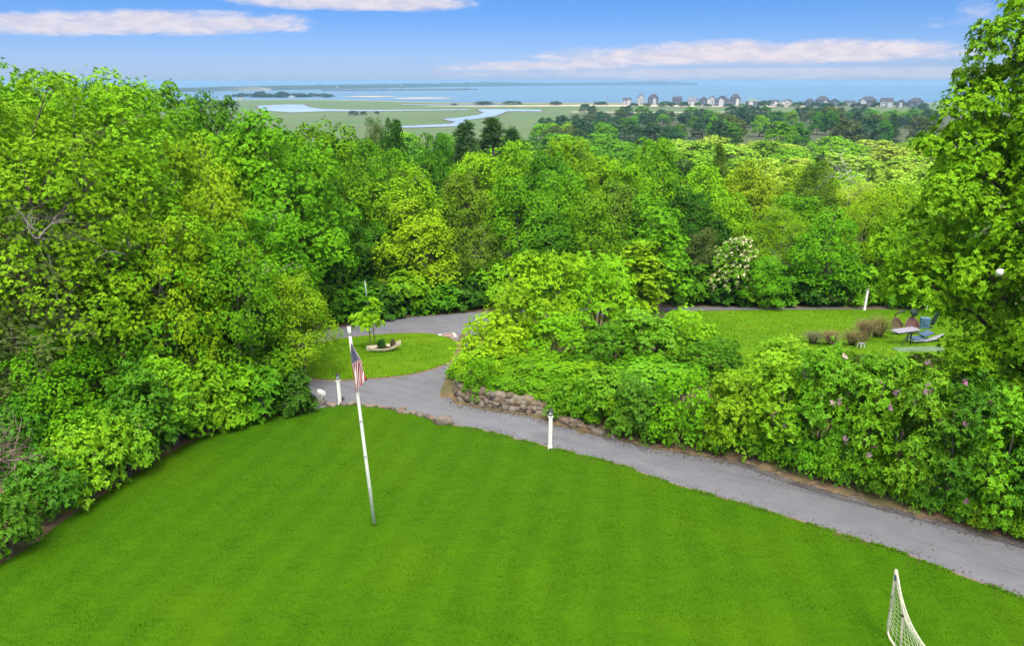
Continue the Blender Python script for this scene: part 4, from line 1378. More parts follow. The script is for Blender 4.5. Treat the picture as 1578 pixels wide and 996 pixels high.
# darker far wood in front of the beach houses
rows = []
for i in range(96):
    px = 838 + (1440 - 838) * ((i * .618034) % 1.0)
    y = rs.uniform(335, 690) if i % 3 else rs.uniform(600, 900)
    if px < 900: y = rs.uniform(335, 560)
    d = ray(px, 200)
    x = d[0] / d[1] * y
    ti = rs.choice(['bluegreen', 'pine', 'deep', 'lite', 'mid', 'mauve'], p=[.3, .18, .17, .12, .15, .08])
    rows.append((px, x, y, ti))
FW = {}
for r_ in rows:
    px, x, y, ti = r_
    sec = min(SECT, key=lambda s_: abs(s_[0] - px))[1]
    FW.setdefault((WORDS[ti], "near" if y < 450 else "mid" if y < 570 else "far", sec, 'pine' if ti == 'pine' else 'tree'), []).append(r_)
for key, L in FW.items():
    L.sort()
    for i, (px, x, y, ti) in enumerate(L):
        pre = "" if len(L) == 1 else ["left hand ", "right hand "][i] if len(L) == 2 else ["leftmost ", "middle ", "rightmost "][min(i, 2)]
        lab = "%s%s %s %s, %s hazy wood" % (pre, key[0], key[3], key[2], key[1])
        h = rs.uniform(8, 13.0) * np.interp(y, [340, 640], [1.0, .95])
        if px > 1100:
            h = max(h, min(17.0, atdist(px, rs.uniform(162, 176) if i % 2 else rs.uniform(165, 190), y)[2] - float(terr(x, y))))
        else:
            h = max(h, min(15.0, atdist(px, rs.uniform(170, 195), y)[2] - float(terr(x, y))))
        plant("farpine" if ti == 'pine' else "far", x, y, rs.uniform(12, 19), h, ti, PT if ti == 'pine' else BT, lab, "pine" if ti == 'pine' else "tree", "trees of the hazy shore wood")
# clumps out in the marsh and along the beach
for i, (px, row, wpx, hpx, ti, lab) in enumerate([(545, 177.5, 16, 7, 'bluegreen', "left dark clump on the open marsh"), (560, 177, 12, 6, 'pine', "right dark clump on the open marsh"), (581, 175.5, 9, 4, 'bluegreen', "small clump right of the pair on the marsh"),
        (745, 161, 34, 5, 'bluegreen', "low dark thicket left of the beach houses"), (790, 160.5, 30, 5, 'pine', "dark low thicket along the beach road"), (856, 162, 20, 6, 'bluegreen', "thicket on the dunes nearest the first house"),
        (700, 162, 12, 3, 'bluegreen', "small thicket alone on the shore flat"), (925, 161.5, 24, 5, 'bluegreen', "thicket on the dunes left of the first house"), (1025, 162, 20, 6, 'bluegreen', "thicket between the third and fourth beach houses"),
        (1052, 163, 16, 6, 'pine', "dark thicket right of the fourth beach house"), (1180, 163, 22, 8, 'pine', "dark thicket right of the green roofed beach house"), (1230, 163, 26, 6, 'bluegreen', "thicket before the right beach houses"), (1325, 164, 20, 6, 'bluegreen', "thicket among the last beach houses"),
        (300, 163, 50, 10, 'bluegreen', "dark far trees left of the marsh pool"), (350, 165, 40, 9, 'bluegreen', "dark far trees at the marsh pool's edge")]):
    g = G(px, row)
    k = pxm(g)
    plant("far", g[0], g[1], wpx / k, hpx / k, ti, "thicket", lab, "thicket", "thickets by the shore")
rv = np.random.RandomState(9)
ORD = ["first", "second", "third", "fourth", "fifth", "sixth", "seventh", "eighth", "ninth", "tenth", "eleventh", "twelfth", "thirteenth", "fourteenth", "fifteenth", "sixteenth", "seventeenth", "eighteenth"]
for i in range(18):
    px = 352 + 164 * (i + rv.uniform(.2, .8)) / 18
    g = G(px, 152.6 + rv.uniform(-.6, .8))
    k = pxm(g)
    plant("far", g[0], g[1], rv.uniform(14, 24) / k, (rv.uniform(6, 9.5) if i not in (5, 8, 9) else 12) / k, 'bluegreen', BT, "%s blue green tree from the left in the village across the marsh" % ORD[i], "tree", "trees of the far village")

HNEAR = [(976, "flat roofed white beach house"), (997, "tall narrow white beach house"), (1020, "tall shingled beach house by the narrow one"), (1034, "left side of the fourth beach house"), (1055, "right side of the fourth beach house"), (1075, "light grey beach house left of the gables"), (1090, "slim grey beach house"),
         (1122, "large dark gabled beach house"), (1146, "tallest beach house"), (1172, "green roofed beach house"), (1202, "small pale beach house"), (1224, "low white beach house with chimney"), (1256, "left house of the right hand cluster"), (1277, "broad tall grey beach house"), (1297, "dark gabled house of the right cluster"),
         (1320, "low half hidden beach house"), (1351, "widest grey beach house"), (1376, "bright white beach house"), (1398, "small gabled beach house near the end")]
for i, (px, wh) in enumerate(HNEAR):
    g = G(px, 164.3 + rv.uniform(-.4, .9))
    k = pxm(g)
    plant("far", g[0], g[1], rv.uniform(13, 22) / k, rv.uniform(4.5, 8) / k, ['bluegreen', 'pine', 'deep'][i % 3], "thicket", "dune bushes at the foot of the " + wh, "thicket", "thickets by the shore")

# ------------------------------------------------------------------ flagpole and flag
g = G(577, 810)
topP = atdist(537.5, 504, g[1])
base = Vector(g)
axis = (Vector(topP) - base)
PL = axis.length
ax = axis.normalized()
fp = empty("flagpole", base, "slim white flagpole leaning slightly left on the front lawn", "flagpole")
q = Vector((0, 0, 1)).rotation_difference(ax)
pts = [ax * (PL * t) for t in (-.02, .33, .66, .965)]
MB().tube(pts, [.062, .056, .048, .042], 12).build("pole", M_WHITE, fp, True)
mb = MB()
for f in (.2, .37, .55):
    mb.tube([ax * (PL * f), ax * (PL * f + .05)], [.062, .062], 12)
mb.build("joint_band", M_GREYP, fp, True)
mb = MB()
mb.tube([ax * (PL * .962), ax * (PL * 1.0)], [.056, .05], 10)
mb.build("finial", M_WHITE, fp, True)
sidev = Vector((.055, -.04, 0))
MB().tube([ax * (PL * .16) + sidev, ax * (PL * .5) + sidev * 1.1, ax * (PL * .955) + sidev], [.006] * 3, 5).build("halyard", M_WHITE, fp)
mb = MB()
cpt = ax * (PL * .16) + Vector((.07, -.05, 0))
mb.tube([cpt - ax * .09, cpt + ax * .09], [.012, .012], 6)
mb.tube([cpt, cpt - Vector((.05, -.04, 0))], [.012, .012], 6)
mb.build("cleat", M_GREYP, fp)

def flag_mat():
    m_, t, b, o = new_mat("flag_cloth")
    uv = t.new('ShaderNodeUVMap')
    sp_ = t.new('ShaderNodeSeparateXYZ')
    t.l.new(uv.outputs[0], sp_.inputs[0])
    u, v = sp_.outputs[0], sp_.outputs[1]               # u along the fly, v down the hoist
    st = t.math('LESS_THAN', t.math('MODULO', t.math('MULTIPLY', v, 13.0), 2.0), 1.0)
    cc = t.mix(st, (0.78, 0.75, 0.74), (0.42, 0.018, 0.045))
    inc = t.math('MULTIPLY', t.math('LESS_THAN', u, .4), t.math('LESS_THAN', v, 7 / 13))
    gx_ = t.math('MULTIPLY', u, 12 / .4 * .5)
    gy_ = t.math('MULTIPLY', v, 10 / (7 / 13) * .5)
    def star(ox):
        fx = t.math('SUBTRACT', t.math('FRACT', t.math('ADD', gx_, ox)), .5)
        fy = t.math('SUBTRACT', t.math('FRACT', t.math('ADD', gy_, ox)), .5)
        d = t.math('ADD', t.math('MULTIPLY', fx, fx), t.math('MULTIPLY', fy, fy))
        return t.math('LESS_THAN', d, .035)
    stars = t.math('MAXIMUM', star(0.0), star(.5))
    can = t.mix(stars, (0.008, 0.018, 0.13), (0.8, 0.8, 0.8))
    cc = t.mix(inc, cc, can)
    t.l.new(cc, b.inputs['Base Color'])
    b.inputs['Roughness'].default_value = .7
    tr = t.new('ShaderNodeBsdfTranslucent')
    t.l.new(cc, tr.inputs[0])
    mx = t.new('ShaderNodeMixShader')
    mx.inputs[0].default_value = .25
    t.l.new(b.outputs[0], mx.inputs[1])
    t.l.new(tr.outputs[0], mx.inputs[2])
    t.l.new(mx.outputs[0], o.inputs[0])
    return m_
hoistP = Vector(atdist(538.7, 518.5, g[1]))
kf = pxm(np.array(hoistP)) * 7.667
Sk = [0, .4, 1.0]
Tk = [0, .3, .54, .8, 1.0]
CP = [[(105, 180), (107, 195), (110, 210), (113, 225), (116, 240)], [(130, 480), (165, 470), (214, 430), (246, 530), (275, 630)], [(185, 850), (190, 845), (200, 822), (240, 745), (303, 680)]]
NSg, NTg = 36, 52
Vf, UVf, Ff = [], [], []
for i in range(NSg + 1):
    s_ = i / NSg
    for j in range(NTg + 1):
        t_ = j / NTg
        col_ = []
        for r_ in range(3):
            col_.append((np.interp(t_, Tk, [p[0] for p in CP[r_]]), np.interp(t_, Tk, [p[1] for p in CP[r_]])))
        zx = np.interp(s_, Sk, [p[0] for p in col_])
        zy = np.interp(s_, Sk, [p[1] for p in col_])
        dz = (zy - 180) / kf / .93
        along = -ax * (dz / ax.z) if False else Vector((0, 0, -dz))
        X = (zx - (105 + (zy - 180) * .142)) / kf * 1.12
        polex = ax.x / ax.z * (-dz)
        fold = .07 * math.sin(t_ * 15 + s_ * 2) * min(1, s_ * 3 + .15) + .05 * math.sin(s_ * 6 + t_ * 3) + .05 * (t_ - .5)
        Vf.append(hoistP + Vector((X + polex + .045, -.11 - fold * .9, -dz)))
        UVf.append((s_, t_))
for i in range(NSg):
    for j in range(NTg):
        a = i * (NTg + 1) + j
        Ff.append((a, a + 1, a + NTg + 2, a + NTg + 1))
flagm = fast_mesh("flag", np.array([tuple(p) for p in Vf]), np.array(Ff), True, [flag_mat()])
uvl = flagm.uv_layers.new(name="UVMap")
li = np.array(Ff).ravel()
uvl.data.foreach_set("uv", np.array(UVf, dtype=np.float32)[li].ravel())
set_props(link("flag", flagm), "red white and blue striped flag with stars hanging limp at the pole's top", "flag")

# ------------------------------------------------------------------ lamp posts
def lamp_post(px, pyb, pyt, wid, label, slope_pt=True):
    g = G(px, pyb)
    t_ = atdist(px, pyt, g[1])
    H = t_[2] - g[2]
    r = empty("lamp_post", g, label, "lamp post", "white lamp posts along the drive")
    mb = MB()
    mb.box(0, 0, H * .4 - .1, wid, wid, H * .8 + .2)
    mb.box(0, 0, .08, wid * 1.25, wid * 1.25, .16)
    mb.box(0, 0, H * .8 + .015, wid * 1.3, wid * 1.3, .035)
    mb.build("post", M_WHITE, r, bevel=.008)
    mb = MB()
    mb.lathe([(.05, 0), (.05, .03), (.1, .05), (.1, .065)], 8, (0, 0, H * .8 + .03))
    mb.lathe([(.12, .26), (.1, .3), (.03, .36), (.015, .40), (.02, .42), (.0, .44)], 8, (0, 0, H * .8 + .03))
    for a in range(4):
        t2 = a * math.pi / 2 + .4
        mb.tube([(math.cos(t2) * .085, math.sin(t2) * .085, H * .8 + .09), (math.cos(t2) * .105, math.sin(t2) * .105, H * .8 + .30)], .01, 5)
    mb.build("lantern_frame", M_BLACK, r)
    MB().lathe([(.075, .065), (.095, .26)], 8, (0, 0, H * .8 + .03)).build("lantern_glass", M_GLASS, r)
    return r
lamp_post(847.5, 692.5, 630, .155, "white square lamp post with black lantern before the stone wall")
lamp_post(524.5, 624.5, 577, .15, "white lamp post with black lantern at the top corner of the lawn, beside the flag")
lamp_post(1331.5, 478.5, 441, .17, "white post at the far edge of the upper yard lawn")

g = plane_pt(570.5, 497)
t_ = atdist(562, 433, g[1])
pr = empty("utility_pole", (g[0], g[1], float(terr(g[0], g[1]))), "thin grey metal pole leaning behind the turnaround's back kerb", "pole")
d_ = Vector(t_) - Vector((g[0], g[1], float(terr(g[0], g[1]))))
MB().tube([d_ * -.03, d_ * .5, d_], [.055, .05, .045], 8).build("pole_shaft", M_GREYP, pr, True)
MB().tube([d_ * .985, d_ * 1.005], [.07, .06], 8).build("pole_cap", M_GREYP, pr, True)
g = G(1427, 489)
t_ = atdist(1434.5, 428, g[1])
pr = empty("garden_pole", g, "thin white pole behind the garden furniture, partly hidden by leaves", "pole")
d_ = Vector(t_) - Vector(g)
MB().tube([d_ * -.03, d_ * .5, d_], [.05, .045, .035], 8).build("pole_shaft", M_WHITE, pr, True)
MB().lathe([(.0, -.07), (.05, -.05), (.07, 0), (.05, .05), (0, .07)], 8, tuple(d_)).build("ball_top", M_WHITE, pr, True)

# mailbox, its stone block and the small ground light
g = G(497, 624)
mbx = empty("mailbox", g, "white round topped mailbox at the left corner of the drive", "mailbox", rz=R(-35))
MB().box(0, 0, .25, .09, .09, .7).build("post", M_WHITE, mbx, bevel=.01)
prof = [(-.14, 0), (.14, 0), (.14, .16)] + [(.14 * math.cos(a), .16 + .14 * math.sin(a)) for a in np.linspace(.3, math.pi - .3, 7)] + [(-.14, .16)]
n_ = len(prof)
Vm = [(-.2, p[0] * .75, .6 + p[1] * .75) for p in prof] + [(.22, p[0] * .75, .6 + p[1] * .75) for p in prof]
MB().add(Vm, [tuple(range(n_ - 1, -1, -1)), tuple(range(n_, 2 * n_))] + [(i, (i + 1) % n_, n_ + (i + 1) % n_, n_ + i) for i in range(n_)]).build("box", M_WHITE, mbx)
MB().box(-.21, 0, .7, .016, .16, .16).build("door", M_BLACK, mbx, bevel=.006)
g = G(490, 624)
bl = MB()
def stone(mb, c, r, seed, sq=(1, 1, 1), sub=2, rough=.28):
    bm = bmesh.new()
    bmesh.ops.create_icosphere(bm, subdivisions=sub, radius=1.0)
    rr = np.random.RandomState(seed)
    o_ = Vector(rr.uniform(-50, 50, 3))
    Mr = Matrix.Rotation(rr.uniform(0, 6.28), 3, 'Z') @ Matrix.Rotation(rr.uniform(-.5, .5), 3, 'X')
    Vs = []
    for v in bm.verts:
        p = v.co.normalized()
        k = 1 + rough * noise.noise(p * 1.1 + o_) + rough * .4 * noise.noise(p * 3 + o_)
        p = Vector([math.copysign(abs(q_) ** .62, q_) for q_ in p]) * k
        p = Mr @ Vector((p.x * sq[0], p.y * sq[1], p.z * sq[2])) * r
        Vs.append(p + Vector(c))
    Fs = [tuple(v.index for v in f.verts) for f in bm.faces]
    bm.free()
    mb.add(Vs, Fs)
stone(bl, (0, 0, .12), .3, 3, (1.3, .8, .8))
set_props(bl.build("boulder", M_STONE, None, True, tuple(g)), "low brown stone block under the white mailbox", "boulder")
g = G(528, 623.5)
gl = empty("ground_light", g, "small black ground light beside the corner lamp post", "light", rz=.6)
MB().box(0, 0, .06, .2, .2, .12).build("base", M_BLACK, gl, bevel=.01)
MB().tube([(0, 0, .1), (0, 0, .26)], .018, 6).build("stem", M_BLACK, gl)
MB().tube([(-.08, 0, .26), (.1, 0, .36)], [.06, .085], 8).build("lamp_head", M_BLACK, gl)

# ------------------------------------------------------------------ stones
mb = MB()
rr = np.random.RandomState(8)
te = [plane_pt(*p) for p in catmull([(505, 629)] + TOP_EDGE[::-1][1:-1] + [(672, 650)], 6)]
te = np.array([p[:2] for p in te])
seg = np.r_[0, np.cumsum(np.linalg.norm(np.diff(te, axis=0), axis=1))]
s_ = 0
while s_ < seg[-1]:
    L = rr.uniform(.3, .62)
    p = np.array([np.interp(s_ + L / 2, seg, te[:, k]) for k in (0, 1)])
    stone(mb, (p[0] + rr.normal(0, .03), p[1] + rr.normal(0, .03), float(terr(*p)) + .06), L * .55, rr.randint(9999), (1.0, .55, .35 + .1 * rr.rand()), 2)
    s_ += L * .95
set_props(mb.build("stone_edging", M_STONE, None, True), "low edging of flat stones between the lawn and the turnaround", "edging")
g = G(683, 653)
mb = MB()
stone(mb, (0, 0, .14), .42, 21, (1.15, .75, .6), 3, .35)
set_props(mb.build("boulder", M_STONE, None, True, tuple(g)), "brown boulder at the right end of the stone edging", "boulder")

mb = MB()
wall_line = offset_line([plane_pt(*p) for p in catmull([(703, 572), (695, 590), (694, 603), (697, 618), (719, 626), (770, 636), (829, 644), (857, 656), (905, 668)], 8)], .42)
seg = np.r_[0, np.cumsum(np.linalg.norm(np.diff(wall_line, axis=0), axis=1))]
tot = seg[-1]
for course in range(5):
    s_ = rr.uniform(0, .3)
    while s_ < tot:
        f = s_ / tot
        top = .88 * np.interp(f, [0, .12, .6, .85, 1.0], [.65, 1.0, .9, .55, .2])
        L = rr.uniform(.26, .52)
        z = .11 + course * .19 + rr.normal(0, .03)
        if z < top:
            p = np.array([np.interp(s_ + L / 2, seg, wall_line[:, k]) for k in (0, 1)])
            q = np.array([np.interp(min(tot, s_ + L / 2 + .2), seg, wall_line[:, k]) for k in (0, 1)])
            n2 = np.array([-(q - p)[1], (q - p)[0]])
            n2 = n2 / (np.linalg.norm(n2) + 1e-6)
            p = p + n2 * (course * .07 + rr.normal(0, .04))
            stone(mb, (p[0], p[1], float(np.interp(p[1], YB, ZB)) + z), L * .6, rr.randint(9999), (1.0, .75, rr.uniform(.5, .8)), 2, .3)
        s_ += L * .74
set_props(mb.build("stone_wall", M_STONE, None, True), "rough fieldstone retaining wall holding up the bushes beside the drive", "wall")
for i, (px, py, r_, lab) in enumerate([(924, 668, .34, "flat tan stone at the kerb, left one of two past the wall"), (949, 674, .3, "flat tan stone at the kerb, right one of two past the wall")]):
    g = G(px, py)
    mb = MB()
    stone(mb, (0, 0, .05), r_, 70 + i, (1.4, .8, .35), 2)
    set_props(mb.build("boulder", M_STONE, None, True, tuple(g)), lab, "boulder")

# ------------------------------------------------------------------ island: staked young tree, boat shaped planter, drain
rng = np.random.RandomState(501)
yl = [(0, 0, 2.0, .55, .55, .5)]
for (lx, ly, lz, lr) in [(-.75, 0, 1.75, .42), (-.45, .3, 2.1, .42), (.2, -.1, 2.7, .42), (.55, .1, 2.9, .38), (.35, .1, 3.25, .3), (.5, -.2, 2.2, .4), (-.15, -.4, 1.75, .42), (.75, .2, 1.8, .26), (-1.05, .1, 2.15, .25)]:
    yl.append((lx, ly, lz, lr, lr, lr * .62))
C, D = clumps(rng, yl, .22, 1.0)
Vb, Fb = spray_leaves(rng, C, D, .22, 34, .15, .08, .4, .7, .2)
register("young", Vb, Fb, trunk_mesh("trunk_young", rng, yl, .05, 2.6, .1, 1, 2), M_LEAF)
g = plane_pt(571, 541)
k = PROTO["young"][0]
hh = atdist(571, 459, g[1])[2] - float(terr(g[0], g[1]))
plant("young", g[0], g[1], 2.2, hh, 'lite', "young_tree", "young bright green tree with thin trunk on the grass island", "tree", rz=0.0, bark=(.2, .15, .1))
g = plane_pt(579, 534)
MB().tube([(-.12, 0, -.1), (-.12, .02, 1.55)], [.03, .028], 6).tube([(-.12, .0, 1.45), (-.35, 0, 1.5)], .015, 5)
st = MB().tube([(0, 0, -.15), (-.1, 0, 1.6)], [.032, .03], 6)
set_props(st.build("tree_stake", M_WOODW, None, False, (g[0], g[1], float(terr(g[0], g[1])) + .03)), "dark wooden stake beside the young island tree", "stake")

g = plane_pt(592, 542)
pz = float(terr(g[0], g[1])) + .045
pl_ = empty("planter", (g[0], g[1], pz), "cream boat shaped planter with plants in it on the grass island", "planter", rz=R(12))
Vp, Fp = [], []
NB = 20
for i in range(NB + 1):
    t = -1 + 2 * i / NB
    wdt = .42 * (1 - abs(t) ** 2.2) + .015
    sheer = .30 + .42 * max(0, t) ** 2.2 + .16 * max(0, -t) ** 2.5
    keel = .02 + .34 * max(0, t) ** 3 + .1 * max(0, -t) ** 3
    for (fy, fz) in ((-1, 1), (-.86, .45), (-.4, 0), (.4, 0), (.86, .45), (1, 1), (.88, 1), (.74, .5), (.3, .1), (-.3, .1), (-.74, .5), (-.88, 1)):
        Vp.append((t * 1.15, fy * wdt, keel + (sheer - keel) * fz))
for i in range(NB):
    for k in range(12):
        a, b_ = i * 12 + k, i * 12 + (k + 1) % 12
        Fp.append((a, a + 12, b_ + 12, b_))
Fp.append(tuple(range(12)))
Fp.append(tuple(reversed(range(NB * 12, NB * 12 + 12))))
MB().add(Vp, Fp).build("hull", M_CREAM, pl_, False)
mb = MB()
mb.add([(t * .95, sx * .3 * (1 - abs(t) ** 2), .2) for t in np.linspace(-1, 1, 9) for sx in (-1, 1)], [(2 * i, 2 * i + 2, 2 * i + 3, 2 * i + 1) for i in range(8)])
mb.build("soil", plain("potting_soil", (.04, .028, .018), .95, .3, 9), pl_)
o = link("plant", PROTO["box"][0][0], pl_, (-.15, 0, .2))
o.scale = (.28, .28, .45)
o.color = (.03, .1, .012, 1)
o["label"] = "dark green plant"
o = link("plant", PROTO["shrub"][0][0], pl_, (.62, 0, .22))
o.scale = (.16, .16, .26)
o.color = (.13, .09, .06, 1)
o["label"] = "brownish plant"

g = plane_pt(690, 518.3)
dr = empty("drain_cover", (g[0], g[1], float(terr(g[0], g[1])) + .03), "rusty drain cover in the road at the island's edge", "drain", rz=.3)
M_RUST = plain("rusty_iron", (.16, .06, .05), .8, .35, 7)
M_CONC = plain("concrete", (.42, .4, .37), .9, .15, 4)
MB().box(0, 0, 0.0, 1.25, .95, .05).build("apron", M_CONC, dr)
mb = MB()
for i in range(7):
    mb.box(-.36 + i * .12, 0, .035, .06, .62, .03)
mb.box(0, -.32, .035, .84, .05, .03).box(0, .32, .035, .84, .05, .03)
mb.build("grate", M_RUST, dr)

# ------------------------------------------------------------------ upper yard: table, seats, loungers, dry grasses
M_WICK = plain("brown_wicker", (.1, .065, .05), .8, .4, 14)
M_PINK = plain("faded_pink_fabric", (.17, .095, .09), .8, .25, 5)
M_BLUE = plain("pale_blue_paint", (.075, .155, .26), .5, .1, 4)
M_NAVY = plain("slate_blue_canvas", (.05, .09, .16), .7, .2, 5)
M_LAV = plain("pale_grey_tabletop", (.22, .215, .27), .6, .08, 3)
M_DKG = plain("dark_green_cushion", (.012, .03, .025), .55, .2, 4)
def yard(px, py):
    g = G(px, py)
    return g
g = yard(1394, 531)
tb = empty("garden_table", g, "garden table with a pale tilted top on thin black legs", "table", rz=R(8))
s_ = pxm(g)
mb = MB()
mb.box(0, 0, .98, 1.55, .8, .045)
mb.build("tabletop", M_LAV, tb, bevel=.012, rot=(R(-4), R(-5), 0))
mb = MB().tube([(-.6, -.3, .9), (.65, -.3, .93)], .025, 6).tube([(-.6, .3, .9), (.65, .3, .93)], .025, 6)
mb.build("rail", M_BLACK, tb)
for (a, b_) in (((-.12, -.3, .92), (-.55, -.38, 0)), ((.0, -.3, .92), (.1, -.42, 0)), ((.45, .3, .93), (.4, .4, 0)), ((.55, .3, .93), (.75, .4, 0))):
    MB().tube([a, b_], .028, 6).build("leg", M_BLACK, tb)
def garden_seat(px, py, mat, label, arch, rz):
    g = yard(px, py)
    r = empty("garden_chair", g, label, "garden chair", rz=rz)
    V, F = [], []
    n = 14
    for j in range(7):
        f = j / 6
        for i in range(n + 1):
            a = math.pi * (.05 + .9 * i / n)
            rad = .42 + .08 * math.sin(f * 2.4)
            V.append((rad * math.cos(a), .05 + rad * math.sin(a) * .8, .3 + f * (.45 + .45 * math.sin(a) ** 2)))
    for j in range(6):
        for i in range(n):
            a = j * (n + 1) + i
            F.append((a, a + 1, a + n + 2, a + n + 1))
    o = MB().add(V, F).build("backrest", mat, r, True)
    so = o.modifiers.new("thickness", 'SOLIDIFY')
    so.thickness = .05
    MB().lathe([(.36, .28), (.42, .32), (.42, .42), (.36, .46)], 16).build("seat", mat, r, True)
    MB().lathe([(.3, 0), (.3, .03), (.06, .06), (.06, .28)], 12).build("base", M_BLACK, r)
    if arch:
        MB().tube([(-.1, .42, 1.1), (-.1, .4, 1.35), (.1, .35, 1.55), (.4, .32, 1.62), (.55, .3, 1.55)], [.03, .04, .07, .09, .05], 8).build("headrest", M_BLACK, r, True)
    else:
        MB().lathe([(.02, -.1), (.2, -.07), (.3, 0), (.2, .07), (.02, .1)], 14).build("headrest", M_DKG, r, True, (0.05, .38, 1.5), rot=(R(60), 0, R(20)))
        MB().tube([(.05, .4, 1.1), (.05, .42, 1.45)], .025, 6).build("stem", M_BLACK, r)
    return r
garden_seat(1382, 516, M_WICK, "brown rounded garden chair with a black arched headrest behind the table", True, R(10))
garden_seat(1404, 515, M_PINK, "pinkish garden chair with a dark oval headrest behind the table", False, R(-12))
g = yard(1423, 507)
bd = empty("cooler_box", g, "dull blue box standing left of the dark folded parasol", "box", rz=R(-10))
MB().box(0, 0, .42, .62, .4, .8).build("body", M_BLUE, bd, bevel=.03)
MB().box(0, 0, .855, .66, .44, .07).build("lid", M_BLUE, bd, bevel=.02)
MB().box(-.16, -.205, .5, .14, .012, .45).box(0.02, -.205, .34, .25, .012, .12).build("panel", M_NAVY, bd)
g = yard(1434, 506)
pa = empty("folded_parasol", g, "dark folded parasol leaning beside the dull blue box", "parasol", rz=0)
MB().tube([(-.1, 0, 0), (.5, .1, 1.5)], .025, 6).build("pole", M_BLACK, pa)
MB().tube([(.05, .02, .25), (.2, .05, .7), (.36, .08, 1.15), (.5, .1, 1.5)], [.14, .17, .12, .03], 9).build("canopy", M_DKG, pa)
MB().lathe([(.26, 0), (.26, .06), (.05, .1)], 12, (-.1, 0, 0)).build("base", M_BLACK, pa)
g = yard(1419, 528)
ln = empty("sun_lounger", g, "slate blue sun lounger on a grey frame right of the table", "sun lounger", rz=R(14))
MB().box(-.35, 0, .34, 1.0, .62, .08).build("seat", M_NAVY, ln, bevel=.03)
MB().box(.42, 0, .52, .75, .62, .08).build("backrest", M_NAVY, ln, bevel=.03, rot=(0, R(-14), 0))
MB().tube([(-.9, -.33, .28), (.9, -.33, .28)], .03, 6).tube([(-.9, .33, .28), (.9, .33, .28)], .03, 6).tube([(-.9, -.33, .28), (-.9, .33, .28)], .03, 6).build("frame", M_GREYP, ln)
for x_ in (-.75, .75):
    for y_ in (-.33, .33):
        MB().tube([(x_, y_, .28), (x_ * 1.06, y_, 0)], .025, 6).build("leg", M_BLACK, ln)
g = yard(1434, 527)
bo = MB()
V, F = [], []
for i in range(13):
    t = -1 + 2 * i / 12
    wd = .26 * (1 - abs(t) ** 3) + .01
    zz = .16 + .08 * t * t
    V += [(t * 1.2, -wd * .6, zz), (t * 1.2, wd * .6, zz), (t * 1.2, wd * .5, zz + .06), (t * 1.2, -wd * .5, zz + .06)]
for i in range(12):
    for k in range(4):
        F.append((i * 4 + k, i * 4 + (k + 1) % 4, i * 4 + 4 + (k + 1) % 4, i * 4 + 4 + k))
F += [(3, 2, 1, 0), (48, 49, 50, 51)]
set_props(bo.add(V, F).build("board", M_LAV, None, True, tuple(g), rot=(0, R(-8), R(20))), "long pale board lying on the grass in front of the lounger", "board")
g = yard(1420, 541)
set_props(MB().box(0, 0, .03, 3.2, 1.1, .06).build("patio_slab", plain("pale_slab", (.1, .16, .09), .8, .2, 2), None, False, tuple(g), bevel=.01, rot=(0, 0, R(5))), "pale greenish slab on the ground in front of the garden table", "slab", kind="structure")

M_STRAW = leaf_mat("straw", .2, .5, .7, .1)
def grass_clump(px, py, wpx, hpx, tint, label):
    g = yard(px, py)
    k = pxm(g)
    Rr, H = wpx / k / 2, hpx / k * .8
    rg = np.random.RandomState(int(px))
    n = 420
    V, F = [], []
    for i in range(n):
        a = rg.uniform(0, 6.28)
        rr_ = Rr * rg.uniform(.3, 1.1)
        h = H * rg.uniform(.5, 1.1)
        b0_ = np.array([math.cos(a), math.sin(a), 0]) * Rr * .18 * rg.rand()
        s_ = np.array([-math.sin(a), math.cos(a), 0]) * .018
        dr_ = np.array([math.cos(a), math.sin(a), 0])
        prev = None
        for t in (0, .4, .75, 1):
            p = b0_ + dr_ * rr_ * t ** 1.6 + np.array([0, 0, h * math.sin(t * 2.2)])
            w_ = 1 - .85 * t
            V += [p - s_ * w_, p + s_ * w_]
            if prev is not None:
                F.append((prev, prev + 1, len(V) - 1, len(V) - 2))
            prev = len(V) - 2
    o = link("ornamental_grass", fast_mesh("ornamental_grass", np.array(V), np.array(F), False, [M_STRAW]), None, tuple(g))
    o.color = (*tint, 1)
    set_props(o, label, "ornamental grass", "dry grasses beside the garden table")
grass_clump(1352, 520, 66, 38, (.13, .135, .04), "largest arching dry grass clump, against the left of the table")
grass_clump(1330, 526, 50, 40, (.17, .14, .07), "brown dry grass clump second from the table")
grass_clump(1312, 533, 44, 28, (.17, .15, .06), "straw coloured low grass clump in the middle of the row")
grass_clump(1278, 532, 42, 26, (.18, .14, .07), "reddish dry grass clump near the pink pot")
grass_clump(1252, 530, 40, 22, (.14, .15, .08), "greyish low grass clump at the row's left end")
g = yard(1281, 534)
pt = empty("flower_pot", g, "tall pale pink pot among the dry grasses", "pot")
MB().lathe([(.13, 0), (.17, .05), (.12, .35), (.16, .55), (.18, .6), (.14, .6), (.11, .5)], 12).build("pot", M_PINK, pt, True)
g = yard(1326, 537)
st = empty("stepping_stool", g, "small pale stool below the dry grass clumps", "stool", rz=.5)
MB().box(0, 0, .32, .36, .28, .05).build("top", M_LAV, st, bevel=.01)
for x_, y_ in ((-.17, -.12), (.17, -.12), (.17, .12), (-.17, .12)):
    MB().box(x_, y_, .15, .04, .04, .3).build("leg", M_WHITE, st)
p_ = atdist(1541, 420, 22.6)
gb = empty("globe_lamp", p_, "white globe lamp glimpsed through a gap in the huge right tree", "lamp")
MB().lathe([(.02, -.13), (.09, -.1), (.13, -.01), (.12, .07), (.07, .12), (.02, .13)], 14).build("globe", M_WHITE, gb, True)
MB().tube([(.3, .1, -.3), (.1, .05, -.24), (-.25, 0, -.12)], [.03, .025, .015], 6).build("bracket", M_BLACK, gb)

